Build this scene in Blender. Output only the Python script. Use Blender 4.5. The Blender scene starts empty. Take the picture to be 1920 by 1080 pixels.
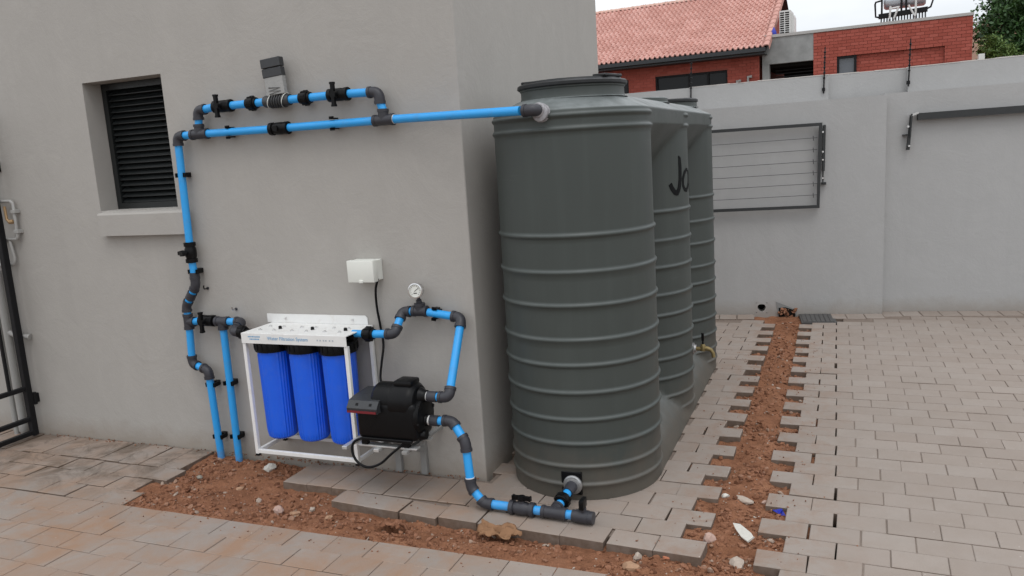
import bpy, bmesh, math, random
from math import sin, cos, pi, radians, sqrt, atan2, exp
from mathutils import Vector, Matrix, noise

random.seed(7)
SC = bpy.context.scene
COL = SC.collection
V = Vector

# ------------------------------------------------------------------ camera
FPX, CAM_H = 1502.45, 1.65
cam_rot = Matrix.Rotation(0.39033, 4, 'Z') @ Matrix.Rotation(-0.169456, 4, 'X') @ Matrix.Rotation(0.0636165, 4, 'Y')
cd = bpy.data.cameras.new('camera')
cam = bpy.data.objects.new('camera', cd)
COL.objects.link(cam)
cd.sensor_width = 36.0
cd.lens = FPX / 1920 * 36.0
cd.clip_end = 2000
cd.clip_start = 0.05
cam.matrix_world = Matrix.Translation((0, 0, CAM_H)) @ cam_rot @ Matrix.Rotation(pi / 2, 4, 'X')
SC.camera = cam

# ------------------------------------------------------------------ sky and sun (bright overcast)
SUN_EL, SUN_AZ = radians(62), radians(148)     # azimuth measured from +Y, clockwise
w = bpy.data.worlds.new('World')
SC.world = w
w.use_nodes = True
wt = w.node_tree
for n in list(wt.nodes):
    wt.nodes.remove(n)
wo = wt.nodes.new('ShaderNodeOutputWorld')
bg = wt.nodes.new('ShaderNodeBackground')
bg.inputs['Strength'].default_value = 0.1
sky = wt.nodes.new('ShaderNodeTexSky')
sky.sky_type = 'NISHITA'
sky.sun_disc = False
sky.sun_elevation = SUN_EL
sky.sun_rotation = SUN_AZ
tc = wt.nodes.new('ShaderNodeTexCoord')
mp = wt.nodes.new('ShaderNodeMapping')
mp.inputs['Scale'].default_value = (1, 1, 2.5)
nz = wt.nodes.new('ShaderNodeTexNoise')
nz.inputs['Scale'].default_value = 2.2
nz.inputs['Detail'].default_value = 6
nz.inputs['Roughness'].default_value = 0.55
cr = wt.nodes.new('ShaderNodeValToRGB')
cr.color_ramp.elements[0].position = 0.35
cr.color_ramp.elements[0].color = (7.6, 7.95, 8.4, 1)
cr.color_ramp.elements[1].position = 0.62
cr.color_ramp.elements[1].color = (9.6, 9.7, 9.8, 1)
mx = wt.nodes.new('ShaderNodeMix')
mx.data_type = 'RGBA'
mx.inputs['Factor'].default_value = 0.9
L = wt.links.new
L(tc.outputs['Generated'], mp.inputs['Vector'])
L(mp.outputs['Vector'], nz.inputs['Vector'])
L(nz.outputs['Fac'], cr.inputs['Fac'])
L(sky.outputs['Color'], mx.inputs['A'])
L(cr.outputs['Color'], mx.inputs['B'])
# an overcast sky is brighter overhead than at the horizon
sx = wt.nodes.new('ShaderNodeSeparateXYZ')
L(tc.outputs['Generated'], sx.inputs[0])
mr = wt.nodes.new('ShaderNodeMapRange')
mr.inputs[1].default_value = 0.0
mr.inputs[2].default_value = 1.0
mr.inputs[3].default_value = 1.0
mr.inputs[4].default_value = 1.85
L(sx.outputs['Z'], mr.inputs[0])
vm = wt.nodes.new('ShaderNodeVectorMath')
vm.operation = 'SCALE'
L(mx.outputs['Result'], vm.inputs[0])
L(mr.outputs[0], vm.inputs['Scale'])
L(vm.outputs['Vector'], bg.inputs['Color'])
L(bg.outputs['Background'], wo.inputs['Surface'])

sd = bpy.data.lights.new('sun', 'SUN')
sd.energy = 0.6
sd.angle = radians(24)
sd.color = (1.0, 0.965, 0.92)
sun = bpy.data.objects.new('sun', sd)
COL.objects.link(sun)
sdir = V((sin(SUN_AZ) * cos(SUN_EL), cos(SUN_AZ) * cos(SUN_EL), sin(SUN_EL)))
sun.rotation_euler = sdir.to_track_quat('Z', 'Y').to_euler()
sun.location = sdir * 30

SC.view_settings.view_transform = 'Standard'
SC.view_settings.look = 'None'
SC.view_settings.exposure = 0.08
SC.view_settings.gamma = 1.0
SC.view_settings.use_curve_mapping = False


# ------------------------------------------------------------------ materials
class NB:
    """small node-tree builder"""
    def __init__(s, name):
        s.m = bpy.data.materials.new(name)
        s.m.use_nodes = True
        s.t = s.m.node_tree
        s.b = s.t.nodes['Principled BSDF']

    def n(s, typ, **kw):
        nd = s.t.nodes.new(typ)
        for k, v in kw.items():
            if k in nd.inputs:
                nd.inputs[k].default_value = v
            else:
                setattr(nd, k, v)
        return nd

    def l(s, a, b):
        s.t.links.new(a, b)

    def noise(s, scale, detail=5, rough=0.55, vec=None, dist=0.0):
        nd = s.n('ShaderNodeTexNoise')
        nd.inputs['Scale'].default_value = scale
        nd.inputs['Detail'].default_value = detail
        nd.inputs['Roughness'].default_value = rough
        nd.inputs['Distortion'].default_value = dist
        if vec is not None:
            s.l(vec, nd.inputs['Vector'])
        return nd.outputs['Fac']

    def pos(s):
        return s.n('ShaderNodeNewGeometry').outputs['Position']

    def ramp(s, fac, stops):
        nd = s.n('ShaderNodeValToRGB')
        e = nd.color_ramp.elements
        while len(e) < len(stops):
            e.new(0.5)
        for i, (p, c) in enumerate(stops):
            e[i].position = p
            e[i].color = (c, c, c, 1) if not isinstance(c, tuple) else (*c, 1)
        s.l(fac, nd.inputs['Fac'])
        return nd.outputs['Color']

    def mix(s, fac, a, b, mode='MIX'):
        nd = s.n('ShaderNodeMix', data_type='RGBA', blend_type=mode)
        for val, key in ((fac, 'Factor'), (a, 'A'), (b, 'B')):
            if isinstance(val, (int, float)):
                nd.inputs[key].default_value = val if key == 'Factor' else (val, val, val, 1)
            elif isinstance(val, tuple):
                nd.inputs[key].default_value = (*val, 1)
            else:
                s.l(val, nd.inputs[key])
        return nd.outputs['Result']

    def math(s, op, a, b=0.0, clamp=False):
        nd = s.n('ShaderNodeMath', operation=op, use_clamp=clamp)
        for i, v in enumerate((a, b)):
            if isinstance(v, (int, float)):
                nd.inputs[i].default_value = v
            else:
                s.l(v, nd.inputs[i])
        return nd.outputs[0]

    def mrange(s, v, a, b, c=0.0, d=1.0):
        nd = s.n('ShaderNodeMapRange')
        nd.inputs[1].default_value = a
        nd.inputs[2].default_value = b
        nd.inputs[3].default_value = c
        nd.inputs[4].default_value = d
        s.l(v, nd.inputs[0])
        return nd.outputs[0]

    def xyz(s, vec):
        nd = s.n('ShaderNodeSeparateXYZ')
        s.l(vec, nd.inputs[0])
        return nd.outputs

    def bump(s, h, strength=0.2, dist=0.01):
        nd = s.n('ShaderNodeBump')
        nd.inputs['Strength'].default_value = strength
        nd.inputs['Distance'].default_value = dist
        s.l(h, nd.inputs['Height'])
        s.l(nd.outputs['Normal'], s.b.inputs['Normal'])

    def done(s, col=None, rough=0.6, spec=0.5, metal=0.0):
        if col is not None:
            if isinstance(col, tuple):
                s.b.inputs['Base Color'].default_value = (*col, 1)
            else:
                s.l(col, s.b.inputs['Base Color'])
        if isinstance(rough, (int, float)):
            s.b.inputs['Roughness'].default_value = rough
        else:
            s.l(rough, s.b.inputs['Roughness'])
        s.b.inputs['Specular IOR Level'].default_value = spec
        s.b.inputs['Metallic'].default_value = metal
        return s.m


def sc3(c, k):
    return tuple(min(1.0, x * k) for x in c)


def simple(name, c, rough=0.5, spec=0.5, metal=0.0, var=0.12, scale=14, bump=0.0, bscale=220):
    b = NB(name)
    p = b.pos()
    col = b.mix(b.noise(scale, 6, 0.6, p), sc3(c, 1 - var), sc3(c, 1 + var))
    rg = b.mrange(b.noise(scale * 2.3, 4, 0.6, p), 0.3, 0.7, max(0.02, rough - 0.09), min(1, rough + 0.09))
    if bump:
        b.bump(b.noise(bscale, 4, 0.6, p), bump, 0.002)
    return b.done(col, rg, spec, metal)


def plaster(name, c, warm=0.0):
    b = NB(name)
    p = b.pos()
    big = b.noise(0.9, 6, 0.6, p)
    med = b.noise(7, 6, 0.65, p)
    fine = b.noise(260, 3, 0.6, p)
    col = b.mix(big, sc3(c, 0.93), sc3(c, 1.06))
    col = b.mix(b.mrange(med, 0.35, 0.75, 0, 0.35), col, sc3(c, 0.9))
    # trowel arcs and filled patches
    tw = b.noise(3.1, 8, 0.72, p, 1.6)
    col = b.mix(b.mrange(tw, 0.50, 0.66, 0, 0.30), col, sc3(c, 1.10))
    vo = b.n('ShaderNodeTexVoronoi')
    vo.inputs['Scale'].default_value = 1.15
    b.l(p, vo.inputs['Vector'])
    pt = b.math('ADD', vo.outputs['Distance'], b.math('MULTIPLY', b.noise(14, 5, 0.7, p), 0.12))
    col = b.mix(b.mrange(pt, 0.10, 0.135, 0.30, 0), col, sc3(c, 1.12))
    sp = b.n('ShaderNodeTexVoronoi')
    sp.inputs['Scale'].default_value = 5.5
    b.l(p, sp.inputs['Vector'])
    col = b.mix(b.math('MULTIPLY', b.mrange(sp.outputs['Distance'], 0.02, 0.035, 0.6, 0), b.mrange(b.noise(1.3, 2, 0.5, p), 0.5, 0.6)), col, sc3(c, 0.68))
    # splashed soil low on the wall, uneven
    z = b.xyz(p)[2]
    edge = b.math('ADD', z, b.math('MULTIPLY', b.noise(9, 5, 0.7, p), -0.16))
    col = b.mix(b.mrange(edge, -0.07, 0.06, 0.55, 0.0), col, (c[0] * 0.66, c[1] * 0.56, c[2] * 0.46))
    # faint vertical water streaks
    mpn = b.n('ShaderNodeMapping')
    mpn.inputs['Scale'].default_value = (9, 9, 0.35)
    b.l(p, mpn.inputs['Vector'])
    st = b.noise(1.0, 5, 0.6, mpn.outputs['Vector'])
    col = b.mix(b.mrange(st, 0.52, 0.78, 0, 0.22), col, sc3(c, 0.84))
    h = b.math('ADD', b.math('MULTIPLY', fine, 0.5), b.math('MULTIPLY', b.noise(38, 5, 0.6, p), 0.7))
    h = b.math('ADD', h, b.math('MULTIPLY', tw, 2.0))
    b.bump(h, 0.34, 0.005)
    return b.done(col, 0.86, 0.25)


def paver_mat(name, island):
    b = NB(name)
    p = b.pos()
    if island:
        rnd = b.n('ShaderNodeNewGeometry').outputs['Random Per Island']
    else:
        rnd = b.n('ShaderNodeObjectInfo').outputs['Random']
    base = b.ramp(rnd, [(0.0, (0.280, 0.236, 0.205)), (0.35, (0.293, 0.250, 0.218)), (0.7, (0.300, 0.257, 0.226)), (1.0, (0.315, 0.273, 0.241))])
    sp = b.noise(420, 2, 0.6, p)
    base = b.mix(b.mrange(sp, 0.35, 0.7, 0, 0.3), base, (0.205, 0.178, 0.158))
    base = b.mix(b.mrange(b.noise(5.5, 6, 0.65, p), 0.42, 0.72, 0, 0.42), base, (0.232, 0.19, 0.157))
    # reddish soil trodden over the stones beside the dug-up strip
    x, y, z = b.xyz(p)
    near = b.mrange(y, 3.3, 2.4, 0.45, 1.0)
    west = b.mrange(x, -0.6, -1.6, 0.12, 1.0)
    far = b.mrange(y, 2.0, 2.7, 0.55, 1.0)
    m = b.math('MULTIPLY', b.math('MULTIPLY', near, west), far)
    st = b.mrange(b.noise(2.6, 7, 0.7, p, 0.6), 0.40, 0.64, 0, 1)
    base = b.mix(b.math('MULTIPLY', b.math('MULTIPLY', m, st), 0.85, True), base, (0.30, 0.165, 0.09))
    # soil scattered beside the long trench
    dx = b.math('ABSOLUTE', b.math('ADD', x, 0.39))
    sd_ = b.math('MULTIPLY', b.mrange(dx, 0.55, 0.12), b.mrange(b.noise(8, 7, 0.72, p, 0.5), 0.46, 0.64))
    base = b.mix(b.math('MULTIPLY', sd_, 0.55, True), base, (0.235, 0.135, 0.085))
    dk = b.math('MULTIPLY', b.mrange(y, 2.75, 3.05), b.mrange(x, -3.0, -3.5))
    base = b.mix(b.math('MULTIPLY', b.math('MULTIPLY', dk, b.mrange(b.noise(4.0, 7, 0.75, p, 1.0), 0.45, 0.62)), 0.72, True), base, (0.10, 0.075, 0.055))
    # soil clinging to the sides of the stones, their shade painted in with it
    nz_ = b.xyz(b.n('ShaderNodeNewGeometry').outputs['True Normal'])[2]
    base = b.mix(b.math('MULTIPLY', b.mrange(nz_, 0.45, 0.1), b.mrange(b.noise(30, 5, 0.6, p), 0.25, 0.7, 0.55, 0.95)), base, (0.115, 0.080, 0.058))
    # cement and chalk flecks
    vo = b.n('ShaderNodeTexVoronoi')
    vo.inputs['Scale'].default_value = 16
    b.l(p, vo.inputs['Vector'])
    fl = b.mrange(vo.outputs['Distance'], 0.035, 0.06, 1, 0)
    fl = b.math('MULTIPLY', fl, b.mrange(b.noise(3.3, 3, 0.5, p), 0.5, 0.56))
    base = b.mix(b.math('MULTIPLY', fl, 0.55), base, (0.5, 0.47, 0.43))
    h = b.math('ADD', b.math('MULTIPLY', sp, 0.5), b.noise(60, 5, 0.6, p))
    b.bump(h, 0.3, 0.003)
    return b.done(base, 0.84, 0.25)


def soil_mat(name, k=1.0):
    b = NB(name)
    p = b.pos()
    a = b.ramp(b.noise(7, 7, 0.7, p), [(0.25, sc3((0.165, 0.072, 0.038), k)), (0.5, sc3((0.30, 0.138, 0.076), k)), (0.8, sc3((0.42, 0.215, 0.125), k))])
    a = b.mix(b.mrange(b.noise(90, 5, 0.7, p), 0.3, 0.75, 0, 0.7), a, sc3((0.14, 0.062, 0.036), k))
    a = b.mix(b.mrange(b.noise(160, 3, 0.6, p), 0.68, 0.78, 0, 0.6), a, (0.42, 0.27, 0.18))
    h = b.math('ADD', b.noise(70, 6, 0.7, p), b.math('MULTIPLY', b.noise(300, 3, 0.6, p), 0.6))
    b.bump(h, 0.7, 0.012)
    return b.done(a, 0.95, 0.12)


def clod_mat(name, stops):
    b = NB(name)
    rnd = b.n('ShaderNodeNewGeometry').outputs['Random Per Island']
    p = b.pos()
    c = b.ramp(rnd, stops)
    c = b.mix(b.mrange(b.noise(180, 4, 0.6, p), 0.35, 0.7, 0, 0.45), c, (0.13, 0.065, 0.04))
    b.bump(b.noise(240, 4, 0.6, p), 0.6, 0.004)
    return b.done(c, 0.93, 0.15)


def rnd_mat(name, stops, rough=0.8, island=False, bump=0.3):
    b = NB(name)
    p = b.pos()
    rnd = b.n('ShaderNodeNewGeometry').outputs['Random Per Island'] if island else b.n('ShaderNodeObjectInfo').outputs['Random']
    c = b.ramp(rnd, stops)
    m = stops[len(stops) // 2][1]
    c = b.mix(b.mrange(b.noise(1.7, 6, 0.65, p), 0.4, 0.75, 0, 0.4), c, sc3(m, 0.72))
    b.bump(b.noise(40, 4, 0.6, p), bump, 0.004)
    return b.done(c, rough, 0.3)


M = {}
M['wall'] = plaster('taupe_plaster', (0.385, 0.366, 0.340))
M['bwall'] = plaster('grey_plaster', (0.402, 0.400, 0.395))
M['cope'] = plaster('chipped_coping', (0.56, 0.53, 0.50))
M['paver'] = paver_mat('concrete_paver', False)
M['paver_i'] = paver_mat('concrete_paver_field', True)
M['soil'] = soil_mat('red_soil')
M['sand'] = simple('joint_sand', (0.205, 0.165, 0.138), 0.95, 0.1, var=0.3, scale=30, bump=0.4)
M['clod'] = clod_mat('soil_clod', [(0.0, (0.12, 0.05, 0.028)), (0.4, (0.27, 0.125, 0.07)), (0.85, (0.30, 0.145, 0.088)), (0.96, (0.32, 0.20, 0.14)), (1.0, (0.42, 0.35, 0.29))])
M['chip'] = clod_mat('pale_chip', [(0.0, (0.42, 0.33, 0.26)), (0.6, (0.5, 0.44, 0.38)), (1.0, (0.62, 0.58, 0.54))])


def tank_mat():
    b = NB('tank_plastic')
    p = b.pos()
    c = (0.048, 0.0565, 0.052)
    col = b.mix(b.noise(1.6, 6, 0.6, p), sc3(c, 0.86), sc3(c, 1.14))
    mpn = b.n('ShaderNodeMapping')
    mpn.inputs['Scale'].default_value = (14, 14, 0.8)
    b.l(p, mpn.inputs['Vector'])
    col = b.mix(b.mrange(b.noise(1.0, 5, 0.65, mpn.outputs['Vector']), 0.5, 0.8, 0, 0.3), col, sc3(c, 1.5))
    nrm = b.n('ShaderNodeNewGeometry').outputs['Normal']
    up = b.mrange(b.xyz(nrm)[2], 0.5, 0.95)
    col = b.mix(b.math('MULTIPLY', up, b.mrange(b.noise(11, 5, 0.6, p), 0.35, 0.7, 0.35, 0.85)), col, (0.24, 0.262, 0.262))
    # scuffs: short pale rubbed streaks
    mp2 = b.n('ShaderNodeMapping')
    mp2.inputs['Scale'].default_value = (3, 3, 38)
    mp2.inputs['Rotation'].default_value = (0.25, 0.15, 0)
    b.l(p, mp2.inputs['Vector'])
    sc_ = b.math('MULTIPLY', b.mrange(b.noise(1.0, 4, 0.6, mp2.outputs['Vector']), 0.62, 0.72), b.mrange(b.noise(2.3, 3, 0.5, p), 0.5, 0.62))
    col = b.mix(b.math('MULTIPLY', sc_, 0.28), col, sc3(c, 2.3))
    z = b.xyz(p)[2]
    edge = b.math('ADD', z, b.math('MULTIPLY', b.noise(8, 6, 0.7, p), -0.5))
    col = b.mix(b.mrange(edge, -0.24, 0.05, 0.30, 0.0), col, (0.17, 0.12, 0.085))
    vo = b.n('ShaderNodeTexVoronoi')
    vo.inputs['Scale'].default_value = 9
    b.l(p, vo.inputs['Vector'])
    b.bump(b.noise(420, 3, 0.6, p), 0.10, 0.002)
    rg = b.mrange(b.noise(3.2, 6, 0.6, p), 0.3, 0.7, 0.40, 0.56)
    return b.done(col, rg, 0.42)


M['tank'] = tank_mat()
M['lid'] = simple('black_lid_plastic', (0.013, 0.014, 0.015), 0.5, 0.4, var=0.2)
def dusty(name, c, rough, dirt=(0.20, 0.13, 0.09), amt=0.35):
    b = NB(name)
    p = b.pos()
    col = b.mix(b.noise(9, 5, 0.6, p), sc3(c, 0.92), sc3(c, 1.08))
    dm = b.mrange(b.noise(17, 7, 0.72, p), 0.52, 0.75)
    col = b.mix(b.math('MULTIPLY', dm, amt), col, dirt)
    z = b.math('ADD', b.xyz(p)[2], b.math('MULTIPLY', b.noise(24, 5, 0.7, p), -0.25))
    col = b.mix(b.mrange(z, -0.18, -0.06, 0.55, 0.0), col, dirt)
    rg = b.mrange(dm, 0, 1, rough, min(1, rough + 0.3))
    return b.done(col, rg, 0.5)


M['blue'] = dusty('light_blue_pipe', (0.024, 0.33, 0.76), 0.36, amt=0.22)
M['fit'] = simple('dark_grey_fitting', (0.036, 0.036, 0.043), 0.45, 0.4, var=0.22, scale=25)
M['black'] = simple('black_plastic', (0.0050, 0.0050, 0.0055), 0.36, 0.17, var=0.2, scale=20)
M['blackm'] = simple('black_painted_steel', (0.009, 0.009, 0.010), 0.55, 0.2, var=0.25, scale=12)
M['housing'] = dusty('deep_blue_filter_plastic', (0.007, 0.108, 0.72), 0.30, (0.10, 0.15, 0.42), 0.2)
M['white'] = dusty('white_powder_coat', (0.74, 0.74, 0.725), 0.42, (0.42, 0.34, 0.27), 0.28)
M['alu'] = simple('dull_aluminium', (0.55, 0.55, 0.54), 0.42, 0.5, 0.55, var=0.1)
M['greysteel'] = simple('grey_painted_steel', (0.26, 0.255, 0.245), 0.7, 0.3, var=0.1)
M['cream'] = simple('cream_plastic', (0.70, 0.71, 0.66), 0.45, 0.4, var=0.03)
M['chrome'] = simple('brushed_steel', (0.72, 0.72, 0.72), 0.24, 0.5, 1.0, var=0.06)
M['flange'] = simple('dull_metal_flange', (0.36, 0.36, 0.36), 0.42, 0.5, 0.8, var=0.35, scale=60, bump=0.4, bscale=150)
M['brass'] = simple('dull_brass', (0.22, 0.165, 0.07), 0.5, 0.5, 0.6, var=0.2, scale=40)
M['copper'] = simple('copper', (0.36, 0.235, 0.12), 0.45, 0.5, 0.4, var=0.15)
M['tape'] = simple('silver_sealing_tape', (0.30, 0.29, 0.30), 0.45, 0.5, 0.25, var=0.6, scale=70, bump=0.8, bscale=120)
M['red'] = simple('dark_red_stripe', (0.16, 0.012, 0.018), 0.4, 0.5, var=0.08)
M['dgrey'] = simple('charcoal_panel', (0.030, 0.032, 0.035), 0.45, 0.5, var=0.15)
M['clear'] = simple('smoky_plastic', (0.30, 0.30, 0.29), 0.3, 0.5, var=0.16, scale=30)
M['charcoal'] = simple('charcoal_frame', (0.032, 0.034, 0.035), 0.55, 0.4, var=0.15)
M['wire'] = simple('dark_clothes_wire', (0.06, 0.06, 0.062), 0.5, 0.4, var=0.1)
M['louvre'] = simple('black_louvre', (0.012, 0.014, 0.014), 0.4, 0.5, var=0.35, scale=30)
M['conduit'] = simple('white_pvc_pipe', (0.34, 0.335, 0.32), 0.5, 0.4, var=0.06)
M['concrete'] = simple('bare_concrete', (0.26, 0.265, 0.26), 0.9, 0.2, var=0.62, scale=1.9, bump=0.3, bscale=60)
M['gcope'] = simple('grey_coping', (0.40, 0.39, 0.375), 0.85, 0.2, var=0.1)
M['glass'] = simple('dark_window_glass', (0.010, 0.011, 0.012), 0.12, 0.25, var=0.2, scale=2)
M['glassb'] = simple('grey_window_glass', (0.10, 0.11, 0.125), 0.08, 0.6, var=0.1, scale=2)
M['curtain'] = simple('grey_curtain', (0.12, 0.125, 0.12), 0.9, 0.2, var=0.3, scale=5)
M['gutter'] = simple('dark_gutter', (0.020, 0.023, 0.026), 0.5, 0.5, var=0.2)
M['mortar'] = simple('mortar', (0.27, 0.085, 0.065), 0.95, 0.15, var=0.15, scale=3)
M['brick'] = rnd_mat('red_face_brick', [(0.0, (0.29, 0.066, 0.046)), (0.5, (0.335, 0.078, 0.056)), (1.0, (0.375, 0.098, 0.073))], 0.85, True)
M['tile'] = rnd_mat('terracotta_tile', [(0.0, (0.50, 0.262, 0.218)), (0.5, (0.54, 0.296, 0.250)), (1.0, (0.59, 0.342, 0.294))], 0.8)
M['ridge'] = rnd_mat('weathered_ridge_tile', [(0.0, (0.50, 0.31, 0.25)), (0.5, (0.56, 0.37, 0.30)), (1.0, (0.60, 0.43, 0.36))], 0.85)
M['dark'] = simple('dark_interior', (0.012, 0.011, 0.010), 0.9, 0.1, var=0.3)
M['acbody'] = simple('white_appliance_paint', (0.62, 0.62, 0.60), 0.5, 0.4, var=0.06)
M['geyser'] = simple('silver_geyser', (0.55, 0.60, 0.64), 0.35, 0.5, 0.5, var=0.08)
M['bluebag'] = simple('blue_plastic', (0.022, 0.035, 0.36), 0.4, 0.5, var=0.2)
M['stone_pale'] = simple('pale_stone', (0.40, 0.335, 0.28), 0.9, 0.2, var=0.25, scale=60, bump=0.5)
M['stone_white'] = simple('chalk_white_stone', (0.55, 0.53, 0.48), 0.9, 0.2, var=0.15, scale=60, bump=0.5)
M['stone_tan'] = simple('tan_stone', (0.36, 0.22, 0.14), 0.92, 0.2, var=0.25, scale=60, bump=0.5)
M['stone_pink'] = simple('pinkish_stone', (0.42, 0.29, 0.24), 0.92, 0.2, var=0.2, scale=60, bump=0.5)
M['stone_grey'] = simple('grey_stone', (0.27, 0.25, 0.21), 0.9, 0.2, var=0.2, scale=60, bump=0.5)
M['stone_red'] = simple('orange_brick_chip', (0.48, 0.19, 0.11), 0.92, 0.2, var=0.2, scale=60, bump=0.5)
M['card'] = simple('brown_paper', (0.25, 0.138, 0.075), 0.85, 0.2, var=0.2, scale=16, bump=0.3, bscale=80)
M['bluetext'] = simple('pale_blue_print', (0.16, 0.36, 0.58), 0.6, 0.3, var=0.05)
M['greytext'] = simple('pale_grey_print', (0.42, 0.46, 0.50), 0.6, 0.3, var=0.05)
M['paint'] = simple('black_lettering_paint', (0.005, 0.0055, 0.006), 0.75, 0.15, var=0.1)
M['drain'] = simple('dark_iron_grate', (0.085, 0.082, 0.080), 0.7, 0.3, var=0.3, scale=30)
M['bark'] = simple('bark', (0.09, 0.07, 0.05), 0.95, 0.1, var=0.4, scale=12)
M['pinkwall'] = simple('salmon_wall', (0.48, 0.30, 0.22), 0.9, 0.2, var=0.08)


def leaf_mat(name, a, bb):
    b = NB(name)
    rnd = b.n('ShaderNodeNewGeometry').outputs['Random Per Island']
    c = b.ramp(rnd, [(0.0, a), (0.55, tuple((x + y) / 2 for x, y in zip(a, bb))), (1.0, bb)])
    m = b.done(c, 0.55, 0.4)
    b.b.inputs['Subsurface Weight'].default_value = 0.0
    return m


M['leaf'] = leaf_mat('dark_leaf', (0.018, 0.050, 0.012), (0.055, 0.125, 0.030))
M['leaf2'] = leaf_mat('bright_leaf', (0.06, 0.115, 0.022), (0.13, 0.20, 0.045))
M['leaf3'] = leaf_mat('dry_leaf', (0.10, 0.07, 0.035), (0.20, 0.13, 0.07))


# ------------------------------------------------------------------ mesh helpers
class MB:
    """collects verts and faces of one mesh object"""
    def __init__(s):
        s.v, s.f, s.mi, s.cur = [], [], [], 0

    def add(s, vs, fs):
        o = len(s.v)
        s.v += [tuple(v) for v in vs]
        for f in fs:
            s.f.append(tuple(i + o for i in f))
            s.mi.append(s.cur)
        return s

    def box(s, lo, hi, rot=None):
        c = [(lo[i] + hi[i]) / 2 for i in range(3)]
        h = [(hi[i] - lo[i]) / 2 for i in range(3)]
        return s.obox(V(c), V((h[0], 0, 0)), V((0, h[1], 0)), V((0, 0, h[2])))

    def obox(s, c, a, b, d):
        vs = [c + a * i + b * j + d * k for i in (-1, 1) for j in (-1, 1) for k in (-1, 1)]
        return s.add(vs, [(0, 1, 3, 2), (4, 6, 7, 5), (0, 4, 5, 1), (2, 3, 7, 6), (0, 2, 6, 4), (1, 5, 7, 3)])

    def bbox(s, lo, hi, bev=0.003, seg=1, mat=None):
        """box with bevelled edges; mat = optional 4x4 transform"""
        bm = bmesh.new()
        bmesh.ops.create_cube(bm, size=1)
        for v in bm.verts:
            v.co = V([(lo[i] + hi[i]) / 2 + v.co[i] * (hi[i] - lo[i]) for i in range(3)])
        bmesh.ops.bevel(bm, geom=list(bm.edges), offset=bev, segments=seg, affect='EDGES', profile=0.5)
        if mat is not None:
            bm.transform(mat)
        return s.bm(bm)

    def bm(s, bm):
        bm.verts.index_update()
        s.add([v.co.copy() for v in bm.verts], [[v.index for v in f.verts] for f in bm.faces])
        bm.free()
        return s

    def tube(s, pts, r, seg=14, cap=True):
        pts = [V(p) for p in pts]
        rs = r if isinstance(r, (list, tuple)) else [r] * len(pts)
        n = len(pts)
        t0 = (pts[1] - pts[0]).normalized()
        up = V((0, 0, 1)) if abs(t0.z) < 0.9 else V((0, 1, 0))
        a = t0.cross(up).normalized()
        vs = []
        for i in range(n):
            t = ((pts[i] - pts[i - 1]).normalized() if i else V((0, 0, 0))) + ((pts[i + 1] - pts[i]).normalized() if i < n - 1 else V((0, 0, 0)))
            if t.length < 1e-9:
                t = t0
            t.normalize()
            a = (a - t * a.dot(t))
            if a.length < 1e-6:
                a = t.orthogonal()
            a.normalize()
            b = t.cross(a)
            for k in range(seg):
                th = 2 * pi * k / seg
                vs.append(pts[i] + (a * cos(th) + b * sin(th)) * rs[i])
        fs = []
        for i in range(n - 1):
            for k in range(seg):
                k2 = (k + 1) % seg
                fs.append((i * seg + k, i * seg + k2, (i + 1) * seg + k2, (i + 1) * seg + k))
        if cap:
            fs.append(tuple(range(seg - 1, -1, -1)))
            fs.append(tuple((n - 1) * seg + k for k in range(seg)))
        return s.add(vs, fs)

    def cyl(s, a, b, r, r2=None, seg=16):
        return s.tube([a, b], [r, r if r2 is None else r2], seg)

    def lathe(s, c, prof, seg=32, axis=V((0, 0, 1)), cap=True):
        """prof = list of (radius, height along axis)"""
        axis = V(axis).normalized()
        a = axis.orthogonal().normalized()
        b = axis.cross(a)
        c = V(c)
        vs = []
        for r, h in prof:
            for k in range(seg):
                th = 2 * pi * k / seg
                vs.append(c + axis * h + (a * cos(th) + b * sin(th)) * r)
        fs = []
        for i in range(len(prof) - 1):
            for k in range(seg):
                k2 = (k + 1) % seg
                fs.append((i * seg + k, i * seg + k2, (i + 1) * seg + k2, (i + 1) * seg + k))
        if cap:
            fs.append(tuple(range(seg - 1, -1, -1)))
            fs.append(tuple((len(prof) - 1) * seg + k for k in range(seg)))
        return s.add(vs, fs)

    def prism(s, poly, d0, d1, to3):
        """2-D polygon extruded between depths d0 and d1; to3(x, y, d) -> 3-D"""
        n = len(poly)
        vs = [to3(x, y, d0) for x, y in poly] + [to3(x, y, d1) for x, y in poly]
        fs = [tuple(range(n - 1, -1, -1)), tuple(range(n, 2 * n))]
        for i in range(n):
            j = (i + 1) % n
            fs.append((i, j, n + j, n + i))
        return s.add(vs, fs)

    def mesh(s, name, mats, origin=(0, 0, 0), smooth=None):
        me = bpy.data.meshes.new(name)
        o = V(origin)
        me.from_pydata([V(v) - o for v in s.v], [], s.f)
        bm = bmesh.new()
        bm.from_mesh(me)
        bmesh.ops.recalc_face_normals(bm, faces=bm.faces)
        bm.to_mesh(me)
        bm.free()
        if not isinstance(mats, (list, tuple)):
            mats = [mats]
        for m in mats:
            me.materials.append(m)
        if len(mats) > 1:
            me.polygons.foreach_set('material_index', s.mi)
        if smooth is not None:
            me.shade_smooth()
            me.set_sharp_from_angle(angle=radians(smooth))
        me.update()
        return me


ORIG = {}


def thing(name, label, cat, loc=(0, 0, 0), group=None):
    o = bpy.data.objects.new(name, None)
    o.empty_display_size = 0.1
    o.location = loc
    COL.objects.link(o)
    ORIG[o] = V(loc)
    o['label'] = label
    o['category'] = cat
    if group:
        o['group'] = group
    return o


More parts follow.
